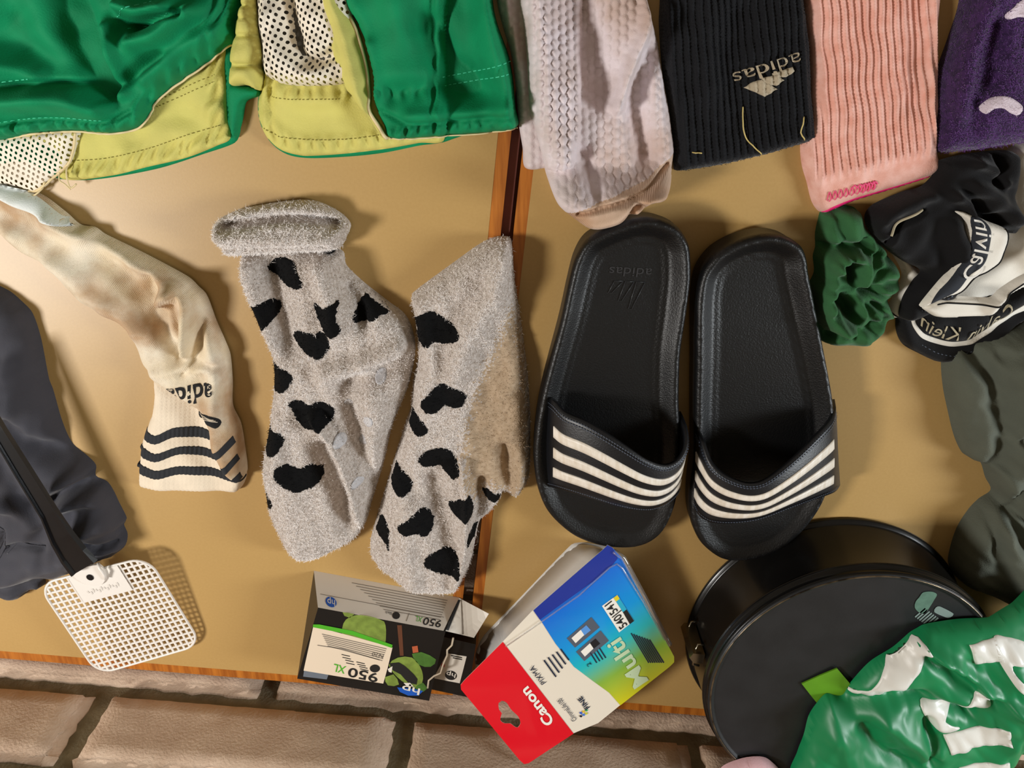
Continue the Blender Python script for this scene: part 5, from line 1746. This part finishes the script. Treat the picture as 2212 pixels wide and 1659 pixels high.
for k in range(5):
    a = np.array([1176 + k * 9, 1424 - k * 6])
    cpatch('small_print', [a + (0, 0), a + (26 - k * 2, 36 - k * 3), a + (23.6 - k * 2, 38 - k * 3), a + (-2.4, 2)], m_bpr)
for k in range(4):
    a = np.array([1276 + k * 6.5, 1408 - k * 3.5])
    cpatch('small_print', [a, a + (14, 22), a + (11.8, 23.6), a + (-2.2, 1.6)], m_bpr)
for k in range(8):
    a = np.array([1364 + k * 5.6, 1366 + k * 2.0])
    cpatch('small_print', [a, a + (38 - k, 64 - k * 2), a + (36 - k, 65.6 - k * 2), a + (-2, 1.4)], m_bpr)
# number panel
cpatch('number_panel', npx((1300, 1308), (1333, 1284), (1369, 1340), (1337, 1365)), m_pw, .6)
cpatch('number_panel_black', npx((1345, 1321), (1353, 1315), (1369, 1340), (1360, 1347)), m_ink, .8)
cpatch('number_panel_colour', npx((1325, 1290), (1333, 1284), (1353, 1315), (1345, 1321)), mat('print_teal', (40, 170, 200), rough=.4), .8)
cpatch('number_panel_yellow', npx((1325, 1290), (1333, 1284), (1338, 1292), (1330, 1298)), mat('print_yellow', (226, 206, 40), rough=.4), .9)
ctext('540|541', (1355, 1348), (-35, -52), (-15, 12), m_ink, .9, .01)
ctext('2', (1278, 1434), (-4, -6), (-8, 6), m_bpr, .8)
# two cartridges pictured on the front
m_cgr = mat('pack_grey', (84, 92, 104), rough=.4)
for dx, dy, cc in ((0, 0, (90, 150, 220)), (20, 29, (30, 30, 34))):
    cpatch('cartridge_print', [(1224 + dx, 1378 + dy), (1277 + dx, 1332 + dy), (1295 + dx, 1354 + dy), (1242 + dx, 1398 + dy)], m_cgr, .6)
    cpatch('cartridge_print_label', [(1234 + dx, 1377 + dy), (1254 + dx, 1359 + dy), (1262 + dx, 1370 + dy), (1243 + dx, 1388 + dy)], m_pw, .8)
    cpatch('cartridge_print_label', [(1254 + dx, 1359 + dy), (1266 + dx, 1349 + dy), (1276 + dx, 1360 + dy), (1262 + dx, 1371 + dy)], mat('lab%d' % dx, cc, rough=.4), .8)
# grey shell behind the card: a shallow tray standing on the table
outl = [cq(np.array([p]))[0] for p in spline(cpoly(npx((1308, 1186), (1340, 1210), (1440, 1400), (1444, 1428), (1340, 1516), (1240, 1576), (1170, 1500), (1090, 1394), (1160, 1322), (1290, 1206))), .08)[:, :2]]
foot_px = npx((1262, 1180), (1330, 1190), (1420, 1350), (1420, 1384), (1320, 1456), (1230, 1500), (1120, 1470), (1036, 1436), (1030, 1400), (1100, 1326))
fo = [G(x, y, .0008) for x, y in spline(npx((1236, 1181), (1268, 1176), (1310, 1190), (1400, 1330), (1406, 1360), (1320, 1430), (1200, 1480), (1046, 1450), (1028, 1436), (1030, 1408), (1046, 1380), (1110, 1310)), 8)]
no = 60


def resample(Pn, n):
    Pn = np.array(list(Pn) + [Pn[0]])
    l = np.r_[0, np.cumsum(np.linalg.norm(np.diff(Pn, axis=0), axis=1))]
    t = np.linspace(0, l[-1], n + 1)[:-1]
    return np.c_[[np.interp(t, l, Pn[:, k]) for k in range(3)]].T


fo2 = resample(fo, no)
# nearest matching start, by angle about the centre
def by_angle(Pn, n):
    Pn = np.array(Pn)
    c = Pn[:, :2].mean(0)
    a = np.unwrap(np.arctan2(Pn[:, 1] - c[1], Pn[:, 0] - c[0]))
    if a[-1] < a[0]:
        Pn, a = Pn[::-1], np.unwrap(np.arctan2(Pn[::-1, 1] - c[1], Pn[::-1, 0] - c[0]))
    Pn = np.r_[Pn, Pn[:1]]
    a = np.r_[a, a[0] + 2 * math.pi]
    t = np.linspace(0, 2 * math.pi, n + 1)[:-1] - math.pi
    t = (t - a[0]) % (2 * math.pi) + a[0]
    return np.c_[[np.interp(t, a, Pn[:, k]) for k in range(3)]].T


tp_ = by_angle(outl, no) - [0, 0, .0008]
bt_ = by_angle(fo, no)
V = np.r_[bt_, bt_ * .35 + tp_ * .65, tp_]
Fc = [(r * no + i, r * no + (i + 1) % no, (r + 1) * no + (i + 1) % no, (r + 1) * no + i) for r in range(2) for i in range(no)]
Fc.append(tuple(range(no))[::-1])
mk('back_shell', V, Fc, m_plast, cn, True)
bcf = Field(npx((1234, 1180), (1250, 1175), (1272, 1176), (1330, 1196), (1400, 1330), (1380, 1380), (1250, 1470), (1120, 1474), (1036, 1448), (1026, 1438), (1028, 1412), (1044, 1378), (1120, 1298)), 3.0, 4, step=8, zref=2, flat=True)
bcf.mesh('back_card', m_plast, cn)
# clear rim along the lower long edge
cr = [cuv(*p) for p in npx((1326, 1190), (1346, 1204), (1400, 1304), (1446, 1392))]
cord('clear_rim', cq(np.array(cr), 0.5), 2.2, m_clear, cn)
cord('blister_edge', cq(np.array([cuv(*p) for p in npx((1092, 1394), (1170, 1340), (1250, 1284), (1316, 1224), (1332, 1216), (1344, 1226), (1390, 1300), (1434, 1380))]), 1.2), 0.7, m_clear, cn)
